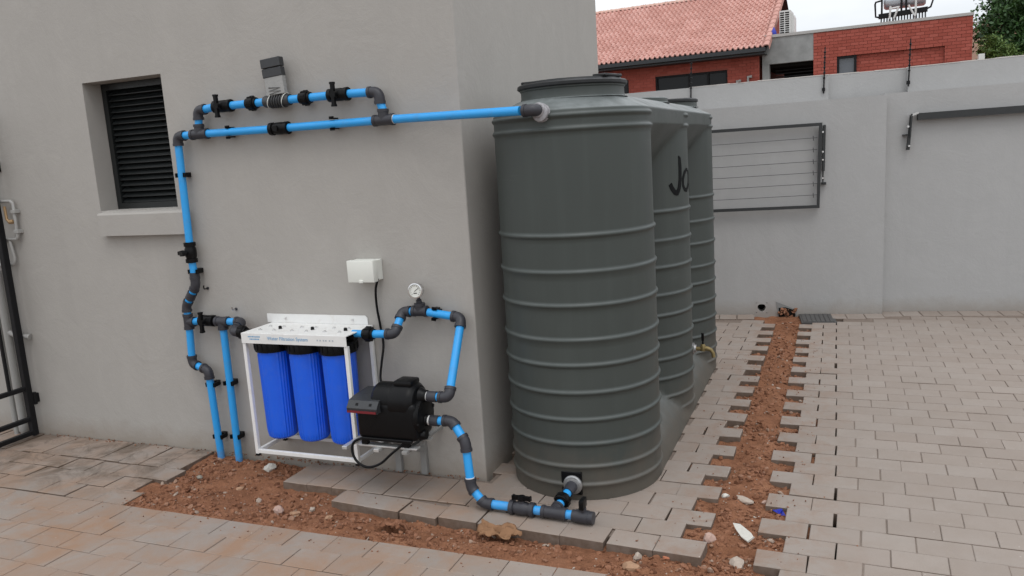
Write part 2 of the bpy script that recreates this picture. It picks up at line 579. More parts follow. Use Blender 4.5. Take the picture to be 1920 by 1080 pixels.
def part(name, mb, mat, parent=None, smooth=None, kind=None, label=None):
    org = ORIG.get(parent, V((0, 0, 0)))
    me = mb.mesh(name, mat, org, smooth) if isinstance(mb, MB) else mb
    o = bpy.data.objects.new(name, me)
    COL.objects.link(o)
    if parent is not None:
        o.parent = parent
        ORIG[o] = org
    if kind:
        o['kind'] = kind
    if label:
        o['label'] = label
    return o


def tag(o, label, cat, group=None):
    o['label'] = label
    o['category'] = cat
    if group:
        o['group'] = group
    return o


def inst(name, me, parent, loc, rz=0.0, scale=(1, 1, 1), rot=None):
    """object on shared mesh data, loc in world"""
    o = bpy.data.objects.new(name, me)
    COL.objects.link(o)
    org = ORIG.get(parent, V((0, 0, 0)))
    if parent is not None:
        o.parent = parent
    o.location = V(loc) - org
    o.rotation_euler = rot if rot else (0, 0, rz)
    o.scale = scale
    return o


def rock_mesh(name, mat, seed, size, sub=2, rough=0.35):
    rr = random.Random(seed)
    bm = bmesh.new()
    bmesh.ops.create_icosphere(bm, subdivisions=sub, radius=1)
    off = V((rr.uniform(-50, 50), rr.uniform(-50, 50), rr.uniform(-50, 50)))
    for v in bm.verts:
        d = v.co.normalized()
        k = 1 + rough * noise.noise(d * 1.5 + off) + 0.4 * rough * noise.noise(d * 4 + off)
        v.co = V((d.x * size[0], d.y * size[1], d.z * size[2])) * k
    mb = MB().bm(bm)
    return mb.mesh(name, mat, smooth=24)


# ------------------------------------------------------------------ ground, soil
HOUSE_Y, HOUSE_X = 3.53, -1.66       # front face and corner of the near house
WO = V((0.323, 7.752, 0))            # reference point on the boundary wall's near face
WA = radians(6.2)
WT, WN = V((cos(WA), sin(WA), 0)), V((-sin(WA), cos(WA), 0))


def wp(t, z, off=0.0):
    return WO + WT * t + WN * off + V((0, 0, z))


g = MB()
g.add([(-400, -200, -0.3), (400, -200, -0.3), (400, 600, -0.3), (-400, 600, -0.3)], [(0, 1, 2, 3)])
part('ground', g, M['sand'], kind='structure')


def sstep(a, b, x):
    t = max(0, min(1, (x - a) / (b - a)))
    return t * t * (3 - 2 * t)


def soil_z(x, y):
    z = -0.042
    if y < 3.2 and x < -0.15:
        z += 0.034 * sstep(3.04, 2.82, y)
    z += 0.022 * sstep(-2.55, -3.0, x)
    if y > 3.15 and x > -1:
        z += 0.016 + 0.012 * sstep(0.16, 0.02, abs(x + 0.39))
        z -= 0.006 * sstep(3.4, 6, y)
    z += 0.015 * noise.fractal(V((x * 5, y * 5, 3.1)), 1.0, 2.0, 4)
    z += 0.009 * noise.noise(V((x * 22, y * 22, 1.7))) + 0.005 * noise.noise(V((x * 52, y * 52, 9.7)))
    d = sqrt(((x + 1.887) * 0.8) ** 2 + (y - 2.965) ** 2)
    z -= 0.14 * exp(-(d / 0.052) ** 4)
    z += 0.018 * exp(-(((x + 2.05) / 0.1) ** 2 + ((y - 2.93) / 0.07) ** 2))
    return min(z, (-0.004 if x > -3.3 else -0.012) + 0.004 * noise.noise(V((x * 18, y * 18, 5))))


def soil_patch(x0, x1, y0, y1, d, mb):
    nx, ny = int((x1 - x0) / d), int((y1 - y0) / d)
    vs = []
    for j in range(ny + 1):
        for i in range(nx + 1):
            x, y = x0 + (x1 - x0) * i / nx, y0 + (y1 - y0) * j / ny
            vs.append((x, y, soil_z(x, y)))
    fs = [(j * (nx + 1) + i, j * (nx + 1) + i + 1, (j + 1) * (nx + 1) + i + 1, (j + 1) * (nx + 1) + i) for j in range(ny) for i in range(nx)]
    mb.add(vs, fs)


sm = MB()
soil_patch(-3.56, -0.06, 2.72, 3.5, 0.011, sm)
soil_patch(-0.72, -0.06, 3.5, 7.8, 0.013, sm)
part('soil_trench', sm, M['soil'], kind='structure', smooth=80)

# sand bed under the pavers
bed = MB()
for x0, x1, y0, y1 in ((-14, 7, 0.2, 2.765), (-14, -3.5, 2.765, 3.52), (-2.66, -1.64, 3.26, 3.52), (-2.33, -1.64, 3.14, 3.26),
                       (-1.64, -0.72, 3.11, 8.2), (0.06, 7, 3.0, 8.6)):
    bed.box((x0, y0, -0.07), (x1, y1, -0.0045 if (x0 > 0 or y0 < 1) else -0.011))
part('paving_bed', bed, M['sand'], kind='structure')

# ------------------------------------------------------------------ pavers
PAV = []      # (x, y, length, width, angle)


def shift(x, y):
    s = 0.0
    if x > -2.36:
        s -= 0.045 * (min(x, -0.6) + 2.36)
    if x > -0.6:
        s -= 0.04 * (min(x, 2.5) + 0.6) * max(0.0, min(1.0, (6 - y) / 2.9))
    return s


def ang(x, y):
    if x < -2.36:
        return 0.0
    return -0.045 if x < -0.6 else -0.04 * max(0.0, min(1.0, (6 - y) / 2.9))


PITCH = 0.1367


def wall_clear(x, y):
    p = V((x, y, 0)) - WO
    t = p.dot(WT)
    return p.dot(WN) < (-0.285 if t < 0.06 else -0.185)


for k in range(0, 40):
    yb = 3.165 + PITCH * k
    short = k % 2 == 1
    # strip between tank and trench
    xe = -0.598 if short else -0.49
    n = 0
    while True:
        x = xe - 0.1015 - 0.203 * n
        n += 1
        lim = -1.62 if k > 0 else -2.34
        if x - 0.1 < lim - 0.1:
            break
        y = yb + shift(x, yb)
        if not wall_clear(x, y) or y > 7.9:
            continue
        if -1.49 < x < -0.9 and 3.85 < y < 5.75:
            continue
        PAV.append((x, y, 0.1985 if n > 1 else 0.195, 0.1345, ang(x, y)))
    # right field
    xs = -0.197 if short else -0.30
    for n in range(26):
        x = xs + 0.1 + 0.2 * n
        y = yb + shift(x, yb)
        if not wall_clear(x, y):
            continue
        PAV.append((x, y, 0.1982 if n > 1 else 0.193, 0.1350, ang(x, y)))
for n in range(24):                       # last visible row at the bottom right and one beyond
    PAV.append((-0.1 + 0.2 * n, 3.165 - PITCH + shift(-0.1 + 0.2 * n, 3), 0.196, 0.132, -0.04))
    PAV.append((0.0 + 0.2 * n, 3.165 - 2 * PITCH + shift(0.2 * n, 3), 0.196, 0.132, -0.04))
# header course along the near house
for n in range(8):
    PAV.append((-2.64 + 0.1545 * n, 3.372 - 0.018 * n * 0.1545, 0.262, 0.152, pi / 2 + 0.008 * (n % 3 - 1)))
for n in range(22):
    PAV.append((-3.51 - 0.158 * n, 3.386, 0.272, 0.155, pi / 2))
# rows left of the dug-up corner
for k, xe in ((0, -3.376), (-1, -3.46), (-2, -3.38)):
    for n in range(16):
        PAV.append((xe - 0.103 - 0.206 * n, 3.163 + 0.147 * k, 0.203, 0.1445, 0))
# near field in front
for k in range(-3, -14, -1):
    ph = -1.44 if k % 2 else -1.745
    for n in range(-22, 9):
        x = ph + 0.2065 * n + 0.103
        if x > 0.05 and k > -6:
            continue
        PAV.append((x, 3.163 + 0.147 * k + (-0.006 if k == -3 else 0), 0.2038, 0.1447, 0))
# header course along the boundary wall
for n in range(-16, 22):
    t = 0.06 + 0.157 * n + 0.0785
    if -0.98 < t < -0.34 and n < 0:
        continue
    p = wp(t, 0, -0.105 if n < 0 else -0.005)
    PAV.append((p.x, p.y, 0.198, 0.150, WA + pi / 2))

cam_inv = cam.matrix_world.inverted()


def project(p):
    c = cam_inv @ V(p)
    if c.z > -0.2:
        return None
    return (960 + FPX * c.x / -c.z, 540 - FPX * c.y / -c.z, -c.z)


def show_size(pv):
    q = project((pv[0], pv[1], 0))
    if q is None:
        return 0
    u, v, d = q
    if not (-90 < u < 2010 and -60 < v < 1150):
        return 0
    if -1.56 < pv[0] < -0.9 and 3.55 < pv[1] < 6.1:
        return 0
    return 1 / d ** 3


PAV.sort(key=lambda a: -show_size(a))
PAVERS_NEAR = PAV[:298]
PAVERS_FAR = PAV[298:]


def paver_shape(rr, lx=0.1, ly=0.07, ch=0.0026):
    """chamfered block, top at z = 0, slightly worn corners"""
    mb = MB()
    top, mid, bot = [], [], []
    for sx, sy in ((-1, -1), (1, -1), (1, 1), (-1, 1)):
        wx, wy = rr.uniform(0, 0.0009), rr.uniform(0, 0.0009)
        top.append((sx * (lx - ch - wx), sy * (ly - ch - wy), rr.uniform(-0.0008, 0)))
        mid.append((sx * (lx - wx), sy * (ly - wy), -ch - rr.uniform(0, 0.001)))
        bot.append((sx * lx, sy * ly, -0.06))
    vs = top + mid + bot
    fs = [(0, 1, 2, 3)]
    for i in range(4):
        j = (i + 1) % 4
        fs += [(i, 4 + i, 4 + j, j), (4 + i, 8 + i, 8 + j, 4 + j)]
    mb.add(vs, fs)
    return mb


rp = random.Random(11)
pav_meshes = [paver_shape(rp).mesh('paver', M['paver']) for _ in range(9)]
paving = MB()
pave_far = MB()
rj = random.Random(5)


def pose(pv):
    x, y, l, wd, a = pv
    edge = (-0.75 < x < -0.02 and y < 6.9) or (3.0 < y < 3.2 and -2.5 < x < 0) or (x < -3.2 and y > 2.75)
    ja = rj.gauss(0, 0.016 if edge else 0.003)
    jx, jy = rj.gauss(0, 0.004 if edge else 0.0007), rj.gauss(0, 0.003 if edge else 0.0007)
    z = rj.gauss(0, 0.0020 if edge else 0.0008)
    return x + jx, y + jy, z, l, wd, a + ja, rj.gauss(0, 0.010 if edge else 0.002), rj.gauss(0, 0.008 if edge else 0.002)


# the paving itself: far stones are the body of the field, near stones are picked out one by one
for pv in PAVERS_FAR:
    x, y, z, l, wd, a, rx, ry = pose(pv)
    sh = paver_shape(rj)
    m4 = Matrix.Translation((x, y, z)) @ Matrix.Rotation(a, 4, 'Z') @ Matrix.Diagonal((l / 0.2, wd / 0.14, 1, 1))
    pave_far.add([m4 @ V(v) for v in sh.v], sh.f)
pave_root = bpy.data.objects.new('paving', None)
COL.objects.link(pave_root)
pave_root['kind'] = 'structure'
ORIG[pave_root] = V((0, 0, 0))
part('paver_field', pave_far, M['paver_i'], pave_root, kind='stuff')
for i, pv in enumerate(PAVERS_NEAR):
    x, y, z, l, wd, a, rx, ry = pose(pv)
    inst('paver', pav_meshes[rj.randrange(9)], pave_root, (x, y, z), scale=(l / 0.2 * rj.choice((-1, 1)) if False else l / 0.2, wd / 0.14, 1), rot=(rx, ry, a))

# ------------------------------------------------------------------ loose soil and small chips
def in_trench(x, y):
    if -3.38 < x < -0.2 and 2.80 < y < 3.06:
        return True
    if -3.4 < x < -2.72 and 2.8 < y < 3.5:
        return True
    if -2.7 < x < -2.38 and 2.8 < y < 3.22:
        return True
    k = round((y - 3.165 - shift(-0.5, y)) / PITCH)
    if k % 2:
        return -0.585 < x < -0.2 and 2.8 < y < 7.5
    return -0.48 < x < -0.305 and 2.8 < y < 7.6


rc = random.Random(21)
ico = bmesh.new()
bmesh.ops.create_icosphere(ico, subdivisions=1, radius=1)
ICO_V = [v.co.copy() for v in ico.verts]
ICO_F = [[v.index for v in f.verts] for f in ico.faces]
ico.free()


def lump(mb, p, s, rr, flat=0.7):
    m3 = Matrix.Rotation(rr.uniform(0, 6.3), 3, V((rr.random() - .5, rr.random() - .5, rr.random())))
    e = V((rr.uniform(0.7, 1.4), rr.uniform(0.7, 1.4), rr.uniform(0.6, 1.0) * flat)) * s
    vs = []
    for v in ICO_V:
        q = V((v.x * e.x, v.y * e.y, v.z * e.z)) * rr.uniform(0.72, 1.22)
        vs.append(p + m3 @ q)
    mb.add(vs, ICO_F)


clods, chips = MB(), MB()
n = 0
while n < 6500:
    if rc.random() < 0.6:
        x, y = rc.uniform(-3.4, -0.2), rc.uniform(2.79, 3.5)
    else:
        x, y = rc.uniform(-0.6, -0.2), rc.uniform(3.0, 7.4)
    if not in_trench(x, y):
        continue
    dens = 0.5 + 0.8 * noise.noise(V((x * 4.5, y * 4.5, 8)))
    if rc.random() > dens:
        continue
    s = 0.0030 + 0.0125 * rc.random() ** 3.2
    lump(clods, V((x, y, soil_z(x, y) + s * 0.25)), s, rc)
    n += 1
for _ in range(260):                       # crumbs along the foot of the wall and on nearby pavers
    x = rc.uniform(-4.8, -1.7)
    lump(clods, V((x, 3.528 - abs(rc.gauss(0, 0.02)), 0.002)), rc.uniform(0.002, 0.006), rc)
for _ in range(160):
    x, y = rc.uniform(-3.6, -0.4), rc.choice((rc.gauss(2.75, 0.07), rc.gauss(3.16, 0.06)))
    if in_trench(x, y):
        continue
    lump(clods, V((x, y, 0.0015)), rc.uniform(0.0015, 0.0045), rc)
for _ in range(330):
    x, y = -0.39 + rc.choice((-1, 1)) * (0.12 + abs(rc.gauss(0, 0.11))), rc.uniform(3.05, 6.8)
    if in_trench(x, y):
        continue
    lump(clods, V((x, y, 0.0012)), rc.uniform(0.0014, 0.0046), rc)
n = 0
while n < 230:
    x, y = (rc.uniform(-3.4, -0.2), rc.uniform(2.79, 3.5)) if rc.random() < 0.6 else (rc.uniform(-0.55, -0.22), rc.uniform(3.0, 7.0))
    if not in_trench(x, y):
        continue
    s = 0.002 + 0.006 * rc.random() ** 2.5
    lump(chips, V((x, y, soil_z(x, y) + s * 0.3)), s, rc)
    n += 1
for i in range(11):                       # lumps added over the small pit in the front trench to shade it dark
    lump(clods, V((-1.945 + i * 0.012, 2.985 + 0.014 * (i % 2) - 0.010 * abs(i - 5) / 5, -0.024 + 0.004 * (i % 3))), 0.019, rc, 0.5)
part('soil_clods', clods, M['clod'], kind='stuff')
part('stone_chips', chips, M['chip'], kind='stuff')

# single stones one can point at
STONES = [
    ('stone', 'chalky white lump of rock at the wall by the filter frame foot', 'stone', (-2.925, 3.40), (0.032, 0.026, 0.026), 'stone_white', 1),
    ('pebble', 'flat grey pebble lying on the soil left of the blue pipes', 'pebble', (-3.243, 3.197), (0.020, 0.016, 0.008), 'stone_grey', 2),
    ('stone', 'small tan stone in the soil below the filter frame corner', 'stone', (-2.914, 3.135), (0.021, 0.014, 0.010), 'stone_tan', 3),
    ('stone', 'rounded brown stone, larger of a pair, in the trench before the filter', 'stone', (-2.535, 2.972), (0.032, 0.026, 0.026), 'stone_pink', 4),
    ('stone', 'flatter tan stone beside the rounded brown one in the front trench', 'stone', (-2.452, 2.985), (0.030, 0.017, 0.014), 'stone_tan', 5),
    ('stone', 'pale chip of stone at the first paver of the short row', 'stone', (-2.394, 3.045), (0.018, 0.014, 0.012), 'stone_pale', 6),
    ('stone', 'long flat pale stone across the side trench near the blue scrap', 'stone', (-0.395, 3.612), (0.046, 0.021, 0.013), 'stone_pale', 7),
    ('stone', 'small pinkish stone between the long flat stone and the right pavers', 'stone', (-0.303, 3.63), (0.019, 0.013, 0.009), 'stone_pink', 8),
    ('stone', 'white pebble under the tilted paver edge in the side trench', 'stone', (-0.478, 3.625), (0.014, 0.018, 0.012), 'stone_white', 9),
    ('stone', 'rounded pinkish stone where the two trenches meet', 'stone', (-0.491, 3.19), (0.026, 0.024, 0.022), 'stone_pink', 10),
    ('stone', 'broad pale stone at the bottom right paver corner', 'stone', (-0.362, 3.062), (0.042, 0.030, 0.019), 'stone_pale', 11),
    ('stone', 'broad tan stone at the lower edge of the front trench', 'stone', (-0.755, 2.893), (0.036, 0.030, 0.022), 'stone_tan', 12),
    ('stone', 'pale stone standing against the paver edge below the tank outlet', 'stone', (-0.752, 3.0), (0.020, 0.015, 0.018), 'stone_pale', 13),
    ('stone', 'flat orange brick chip beside the loose corner paver', 'brick chip', (-0.645, 3.03), (0.026, 0.014, 0.008), 'stone_red', 14),
    ('stone', 'brown stone half buried in the middle of the front trench', 'stone', (-2.235, 2.955), (0.020, 0.017, 0.014), 'stone_tan', 15),
]
for nm, lab, cat, (x, y), sz, mt, sd_ in STONES:
    o = inst(nm, rock_mesh(nm, M[mt], sd_, sz, 2, 0.42), None, (x, y, soil_z(x, y) + sz[2] * 0.45), rz=sd_ * 1.3)
    tag(o, lab, cat)

# white shard, torn paper, blue scrap
s = MB()
zs = soil_z(-0.361, 3.244)
sh = [(-0.045, 0.055), (-0.012, 0.045), (0.040, -0.012), (0.052, -0.035), (0.030, -0.06), (0.0, -0.03), (-0.03, 0.02)]
tilt = Matrix.Translation((-0.361, 3.244, zs + 0.018)) @ Matrix.Rotation(0.32, 4, 'X') @ Matrix.Rotation(-0.25, 4, 'Y')
s.prism(sh, -0.004, 0.004, lambda x, y, d: tilt @ V((x, y, d)))
tag(part('tile_shard', s, M['stone_white']), 'pointed white shard of tile lying on the soil in the side trench', 'shard')

s = MB()
zs = soil_z(-0.234, 3.53)
for a, b2, c in (((-0.03, 0.02, 0.012), (0.01, 0.01, 0.03), (0.035, -0.025, 0.006)), ((-0.035, 0.028, 0.01), (-0.012, -0.012, 0.016), (0.03, -0.028, 0.004)), ((-0.01, 0.02, 0.02), (0.02, 0.0, 0.03), (0.0, -0.02, 0.01))):
    p0, p1, p2 = (V((-0.234, 3.53, zs)) + V(q) * 0.8 for q in (a, b2, c))
    s.add([p0, p1, p2, p0 + V((0.004, 0, 0.003)), p1 + V((0.004, 0, 0.003)), p2 + V((0.004, 0, 0.003))], [(0, 1, 2), (5, 4, 3), (0, 3, 4, 1), (1, 4, 5, 2), (2, 5, 3, 0)])
tag(part('plastic_scrap', s, M['bluebag']), 'crumpled bright blue scrap of plastic beside the right trench edge', 'plastic scrap')

# torn brown paper: a crumpled sheet with ragged outline
s = MB()
cx, cy = -1.375, 2.995
rows = []
rq = random.Random(4)
NU, NV = 16, 12
for j in range(NV + 1):
    for i in range(NU + 1):
        u, v = i / NU * 2 - 1, j / NV * 2 - 1
        th = atan2(v, u)
        rad = 1 - 0.22 * abs(u * v) + 0.30 * noise.noise(V((cos(th) * 1.7, sin(th) * 1.7, 4.2))) + 0.14 * noise.noise(V((cos(th) * 5, sin(th) * 5, 1.2)))
        x = u * 0.105 * rad
        y = v * 0.058 * rad
        h = 0.020 + 0.022 * abs(sin(2.3 * u + 1.1 * v)) + 0.016 * noise.noise(V((u * 2.2, v * 2.2, 2))) + 0.014 * max(0, v) * abs(u)
        h += 0.024 * abs(noise.noise(V((u * 3.2, v * 3.2, 7)))) + 0.018 * abs(noise.noise(V((u * 1.6, v * 1.6, 3))))
        rows.append(V((cx + x, cy + y, -0.034 + h)))
fs = []
for j in range(NV):
    for i in range(NU):
        a = j * (NU + 1) + i
        fs.append((a, a + 1, a + NU + 2, a + NU + 1))
s.add(rows, fs)
o = part('torn_paper', s, M['card'], smooth=25)
md = o.modifiers.new('thickness', 'SOLIDIFY')
md.thickness = 0.002
tag(o, 'crumpled torn brown paper in the front trench below the tank', 'paper')

# ------------------------------------------------------------------ near house
house = thing('main_house', 'near house with plain taupe plastered walls and one black louvred window', 'house', (HOUSE_X, HOUSE_Y, 0))
WX0, WX1, WZ0, WZ1 = -4.066, -3.468, 1.43, 2.19
wm = MB()
D0, D1, ZT = HOUSE_Y, HOUSE_Y + 0.28, 3.3
wm.box((-8, D0, -0.1), (WX0, D1, ZT))
wm.box((WX1, D0, -0.1), (HOUSE_X - 0.02, D1, ZT))
wm.box((WX0, D0, -0.1), (WX1, D1, WZ0))
wm.box((WX0, D0, WZ1), (WX1, D1, ZT))
prof = [(HOUSE_X - 0.02, D0), (HOUSE_X - 0.008, D0)] + [(HOUSE_X - 0.008 + 0.008 * sin(a), D0 + 0.008 - 0.008 * cos(a)) for a in (pi / 8, pi / 4, 3 * pi / 8)] + \
       [(HOUSE_X, D0 + 0.008), (HOUSE_X, 6.0), (HOUSE_X - 0.28, 6.0), (HOUSE_X - 0.28, D1), (HOUSE_X - 0.02, D1)]
wm.prism(prof, -0.1, ZT, lambda x, y, d: V((x, y, d)))
wm.box((-8, 5.72, -0.1), (HOUSE_X - 0.28, 6.0, ZT))
part('wall', wm, M['wall'], house, smooth=30)
wm = MB()
wm.box((-8, D1, ZT - 0.25), (HOUSE_X - 0.28, 5.72, ZT - 0.1))
part('roof_slab', wm, M['concrete'], house)
sl = MB()
sp = [(D0 - 0.045, 1.303), (D0 - 0.045, 1.425), (D0 - 0.038, 1.436), (D0 - 0.001, 1.442), (D0 - 0.001, 1.303)]
sl.prism(sp, -4.05, -3.395, lambda y, z, d: V((d, y, z)))
sl.box((WX0 + 0.002, D0 - 0.001, 1.42), (WX1 - 0.002, D0 + 0.13, 1.449))
part('sill', sl, M['wall'], house)
# louvred window, recessed
LX0, LX1, LZ0, LZ1, LY = -4.062, -3.47, 1.449, 2.186, D0 + 0.125
wf = MB()
wf.box((LX0, LY, LZ0), (LX0 + 0.035, LY + 0.06, LZ1))
wf.box((LX1 - 0.035, LY, LZ0), (LX1, LY + 0.06, LZ1))
wf.box((LX0 + 0.035, LY, LZ0), (LX1 - 0.035, LY + 0.06, LZ0 + 0.035))
wf.box((LX0 + 0.035, LY, LZ1 - 0.035), (LX1 - 0.035, LY + 0.06, LZ1))
wf.box((LX0 + 0.035, LY + 0.055, LZ0 + 0.035), (LX1 - 0.035, LY + 0.065, LZ1 - 0.035))
win = part('window', wf, M['louvre'], house)
NS = 20
sl0 = MB()
sl0.bbox((-(LX1 - LX0) / 2 + 0.036, -0.022, -0.003), ((LX1 - LX0) / 2 - 0.036, 0.022, 0.003), 0.0022, 1, Matrix.Rotation(radians(42), 4, 'X'))
slat_me = sl0.mesh('slat', M['louvre'])
pz = (LZ1 - LZ0 - 0.07) / NS
for i in range(NS):
    inst('slat', slat_me, win, ((LX0 + LX1) / 2, LY + 0.026, LZ0 + 0.035 + pz * (i + 0.5)), rot=(rj.gauss(0, 0.02), 0, 0))

# ------------------------------------------------------------------ boundary wall
bw = thing('boundary_wall', 'long grey plastered boundary wall with stepped top behind the tank', 'wall', tuple(wp(0, 0)))
pm = MB()
f3 = lambda t, z, d: wp(t, z, d)
H0, HR = (-0.973, 0.061), 0.036
HS = 0.05
PX = 0.062
pm.prism([(-5, -0.1), (H0[0] - HS, -0.1), (H0[0] - HS, 1.912), (-5, 1.900)], 0, 0.35, f3)
pm.prism([(H0[0] + HS, -0.1), (PX, -0.1), (PX + 0.012, 1.921), (H0[0] + HS, 1.912)], 0, 0.35, f3)
pm.prism([(H0[0] - HS, -0.1), (H0[0] + HS, -0.1), (H0[0] + HS, H0[1] - HS), (H0[0] - HS, H0[1] - HS)], 0, 0.35, f3)
pm.prism([(H0[0] - HS, H0[1] + HS), (H0[0] + HS, H0[1] + HS), (H0[0] + HS, 1.912), (H0[0] - HS, 1.912)], 0, 0.35, f3)
NQ = 24
ri, ro = [], []
for k in range(NQ):
    a = 2 * pi * k / NQ + pi / NQ
    rr_ = HR * (1 + 0.06 * sin(3 * a))
    ri.append((H0[0] + rr_ * cos(a), H0[1] + rr_ * sin(a)))
    m_ = max(abs(cos(a)), abs(sin(a)))
    ro.append((H0[0] + HS * cos(a) / m_, H0[1] + HS * sin(a) / m_))
vs = [wp(*q, 0) for q in ro] + [wp(*q, 0) for q in ri] + [wp(*q, 0.12) for q in ri]
fs = []
for k in range(NQ):
    j = (k + 1) % NQ
    fs += [(k, j, NQ + j, NQ + k), (NQ + k, NQ + j, 2 * NQ + j, 2 * NQ + k)]
pm.add(vs, fs)
part('wall_pier', pm, M['bwall'], bw)
pm = MB()
pm.prism([(PX + 0.012, -0.1), (9, -0.1), (9, 1.99), (1.6, 1.948), (PX + 0.012, 1.934)], 0.1, 0.35, f3)
part('wall_panel', pm, M['bwall'], bw)
pm = MB()
pm.prism([(-6, 0), (-0.362, 0), (-0.362, 2.146), (-1.6, 2.132), (-6, 2.09)], 0.352, 0.60, f3)
pm.prism([(-0.362, 0), (0.30, 0), (0.30, 2.150), (-0.362, 2.146)], 0.40, 0.60, f3)
pm.prism([(0.30, 0), (9, 0), (9, 2.25), (1.13, 2.172), (0.30, 2.154)], 0.352, 0.60, f3)
part('setback_wall', pm, M['bwall'], bw)
# thin uneven plaster cap along the wall tops
pm = MB()
rk = random.Random(3)


def cap_strip(t0, t1, z0, z1, d0, d1, hgt):
    nseg = max(2, int((t1 - t0) / 0.12))
    for i in range(nseg):
        a, b2 = t0 + (t1 - t0) * i / nseg, t0 + (t1 - t0) * (i + 1) / nseg
        za, zb = z0 + (z1 - z0) * i / nseg, z0 + (z1 - z0) * (i + 1) / nseg
        h = hgt * rk.uniform(0.7, 1.25)
        pm.prism([(a, za + 0.0005), (b2, zb + 0.0005), (b2, zb + h), (a, za + h)], d0 - rk.uniform(0.001, 0.004), d1, f3)


cap_strip(-1.6, -0.362, 2.132, 2.146, 0.352, 0.59, 0.008)
cap_strip(-0.362, 0.30, 2.146, 2.150, 0.40, 0.59, 0.008)
cap_strip(0.30, 1.13, 2.154, 2.172, 0.352, 0.59, 0.008)
cap_strip(1.13, 6, 2.172, 2.2245, 0.352, 0.59, 0.008)
part('coping', pm, M['cope'], bw)
dk = MB()
dk.lathe(wp(H0[0], H0[1], 0.118), [(HR * 1.2, 0), (HR * 1.2, 0.01)], 20, WN)
part('pipe_hole', dk, M['dark'], bw)
# knocked-out corner at the wall foot above the trench
dk = MB()
dk.prism([(-0.845, 0.118), (-0.80, 0.10), (-0.70, 0.058), (-0.665, 0.02), (-0.66, -0.05), (-0.83, -0.05), (-0.835, 0.04)], -0.004, 0.01, f3)
bh = part('broken_patch', dk, M['concrete'], bw)
dk = MB()
dk.prism([(-0.822, 0.06), (-0.76, 0.065), (-0.69, 0.04), (-0.675, 0.0), (-0.68, -0.05), (-0.82, -0.05)], -0.008, 0.01, f3)
part('cavity_shade', dk, M['dark'], bw)  # raised near-black plate, the hollow's shade put into its colour
rub = MB()
rr2 = random.Random(9)
for _ in range(26):
    lump(rub, wp(rr2.uniform(-0.83, -0.67), rr2.uniform(-0.03, 0.05), -rr2.uniform(0.0, 0.05)), rr2.uniform(0.008, 0.022), rr2)
o = part('rubble', rub, M['clod'], kind='stuff')

# drain cover set in the paving at the wall
dr = thing('drain_cover', 'dark rectangular drain cover in the paving at the boundary wall foot', 'drain cover', tuple(wp(-0.50, 0, -0.19)))
d = MB()
d.prism([(-0.645, -0.365), (-0.355, -0.365), (-0.355, -0.008), (-0.645, -0.008)], -0.03, 0.001, lambda t, o_, z: wp(t, z, o_))
part('frame', d, M['drain'], dr)
d = MB()
for i in range(7):
    t0 = -0.630 + i * 0.0375
    d.prism([(t0, -0.35), (t0 + 0.031, -0.35), (t0 + 0.031, -0.022), (t0, -0.022)], 0.0, 0.006, lambda t, o_, z: wp(t, z, o_))
part('cover_plate', d, M['drain'], dr)

# electric fence rods
for i, (t, z0, z1) in enumerate(((-0.405, 1.985, 2.395), (0.30, 1.99, 2.40), (-1.59, 1.99, 2.36))):
    lab = ['thin black fence rod on the wall before the brick annex window', 'thin black fence rod on the wall before the recessed brick panel', 'thin black fence rod on the wall before the wide dark house window'][i]
    r = thing('fence_rod', lab, 'fence rod', tuple(wp(t, z0, 0.33)), 'electric fence rods along the boundary wall')
    d = MB()
    d.cyl(wp(t, z0, 0.335), wp(t + 0.012, z1, 0.335), 0.0065, 0.005, 8)
    part('rod', d, M['blackm'], r, smooth=40)
    for k in range(6):
        d = MB()
        zz = z0 + 0.13 + k * 0.045
        d.lathe(wp(t + 0.012 * (zz - z0) / (z1 - z0), zz, 0.335), [(0.007, 0), (0.0105, 0.004), (0.0105, 0.012), (0.007, 0.016)], 8)
        part('insulator', d, M['black'], r, smooth=40)
    d = MB()
    d.prism([(t - 0.012, z0 + 0.02), (t + 0.012, z0 + 0.02), (t + 0.012, z0 + 0.05), (t - 0.012, z0 + 0.05)], 0.327, 0.36, f3)
    part('bracket', d, M['blackm'], r)

# folded wall clothes line on the pier
ck = thing('clothes_line', 'folded charcoal wall clothes line with six wires beside the tank', 'clothes line', tuple(wp(-0.9, 1.35, -0.05)))
FX0, FX1 = -2.1, -0.452
d = MB()
fd0, fd1 = -0.07, -0.04
d.prism([(FX0, 1.690), (FX1, 1.694), (FX1, 1.722), (FX0, 1.718)], fd0, fd1, f3)
d.prism([(FX0, 0.972), (FX1 - 0.022, 0.977), (FX1 - 0.022, 1.003), (FX0, 0.998)], fd0, fd1, f3)
d.prism([(FX1 - 0.045, 1.003), (FX1 - 0.022, 1.003), (FX1, 1.694), (FX1 - 0.026, 1.694)], fd0, fd1, f3)
d.prism([(FX0, 0.998), (FX0 + 0.026, 0.998), (FX0 + 0.026, 1.690), (FX0, 1.690)], fd0, fd1, f3)
part('frame', d, M['charcoal'], ck)
for z0 in (1.09, 1.19, 1.287, 1.386, 1.488, 1.590):
    d = MB()
    zsag = z0 - 0.006
    d.tube([wp(FX0 + 0.02, z0, -0.055), wp(-1.3, zsag, -0.055), wp(FX1 - 0.04, z0 + 0.004, -0.055)], 0.0026, 6)
    d.cyl(wp(FX1 - 0.075, z0 + 0.022, -0.055), wp(FX1 - 0.072, z0 - 0.02, -0.055), 0.003, None, 6)
    part('wire', d, M['wire'], ck, smooth=50)
d = MB()
d.prism([(FX1 + 0.004, 1.30), (FX1 + 0.022, 1.30), (FX1 + 0.030, 1.70), (FX1 + 0.010, 1.70)], -0.055, -0.002, f3)
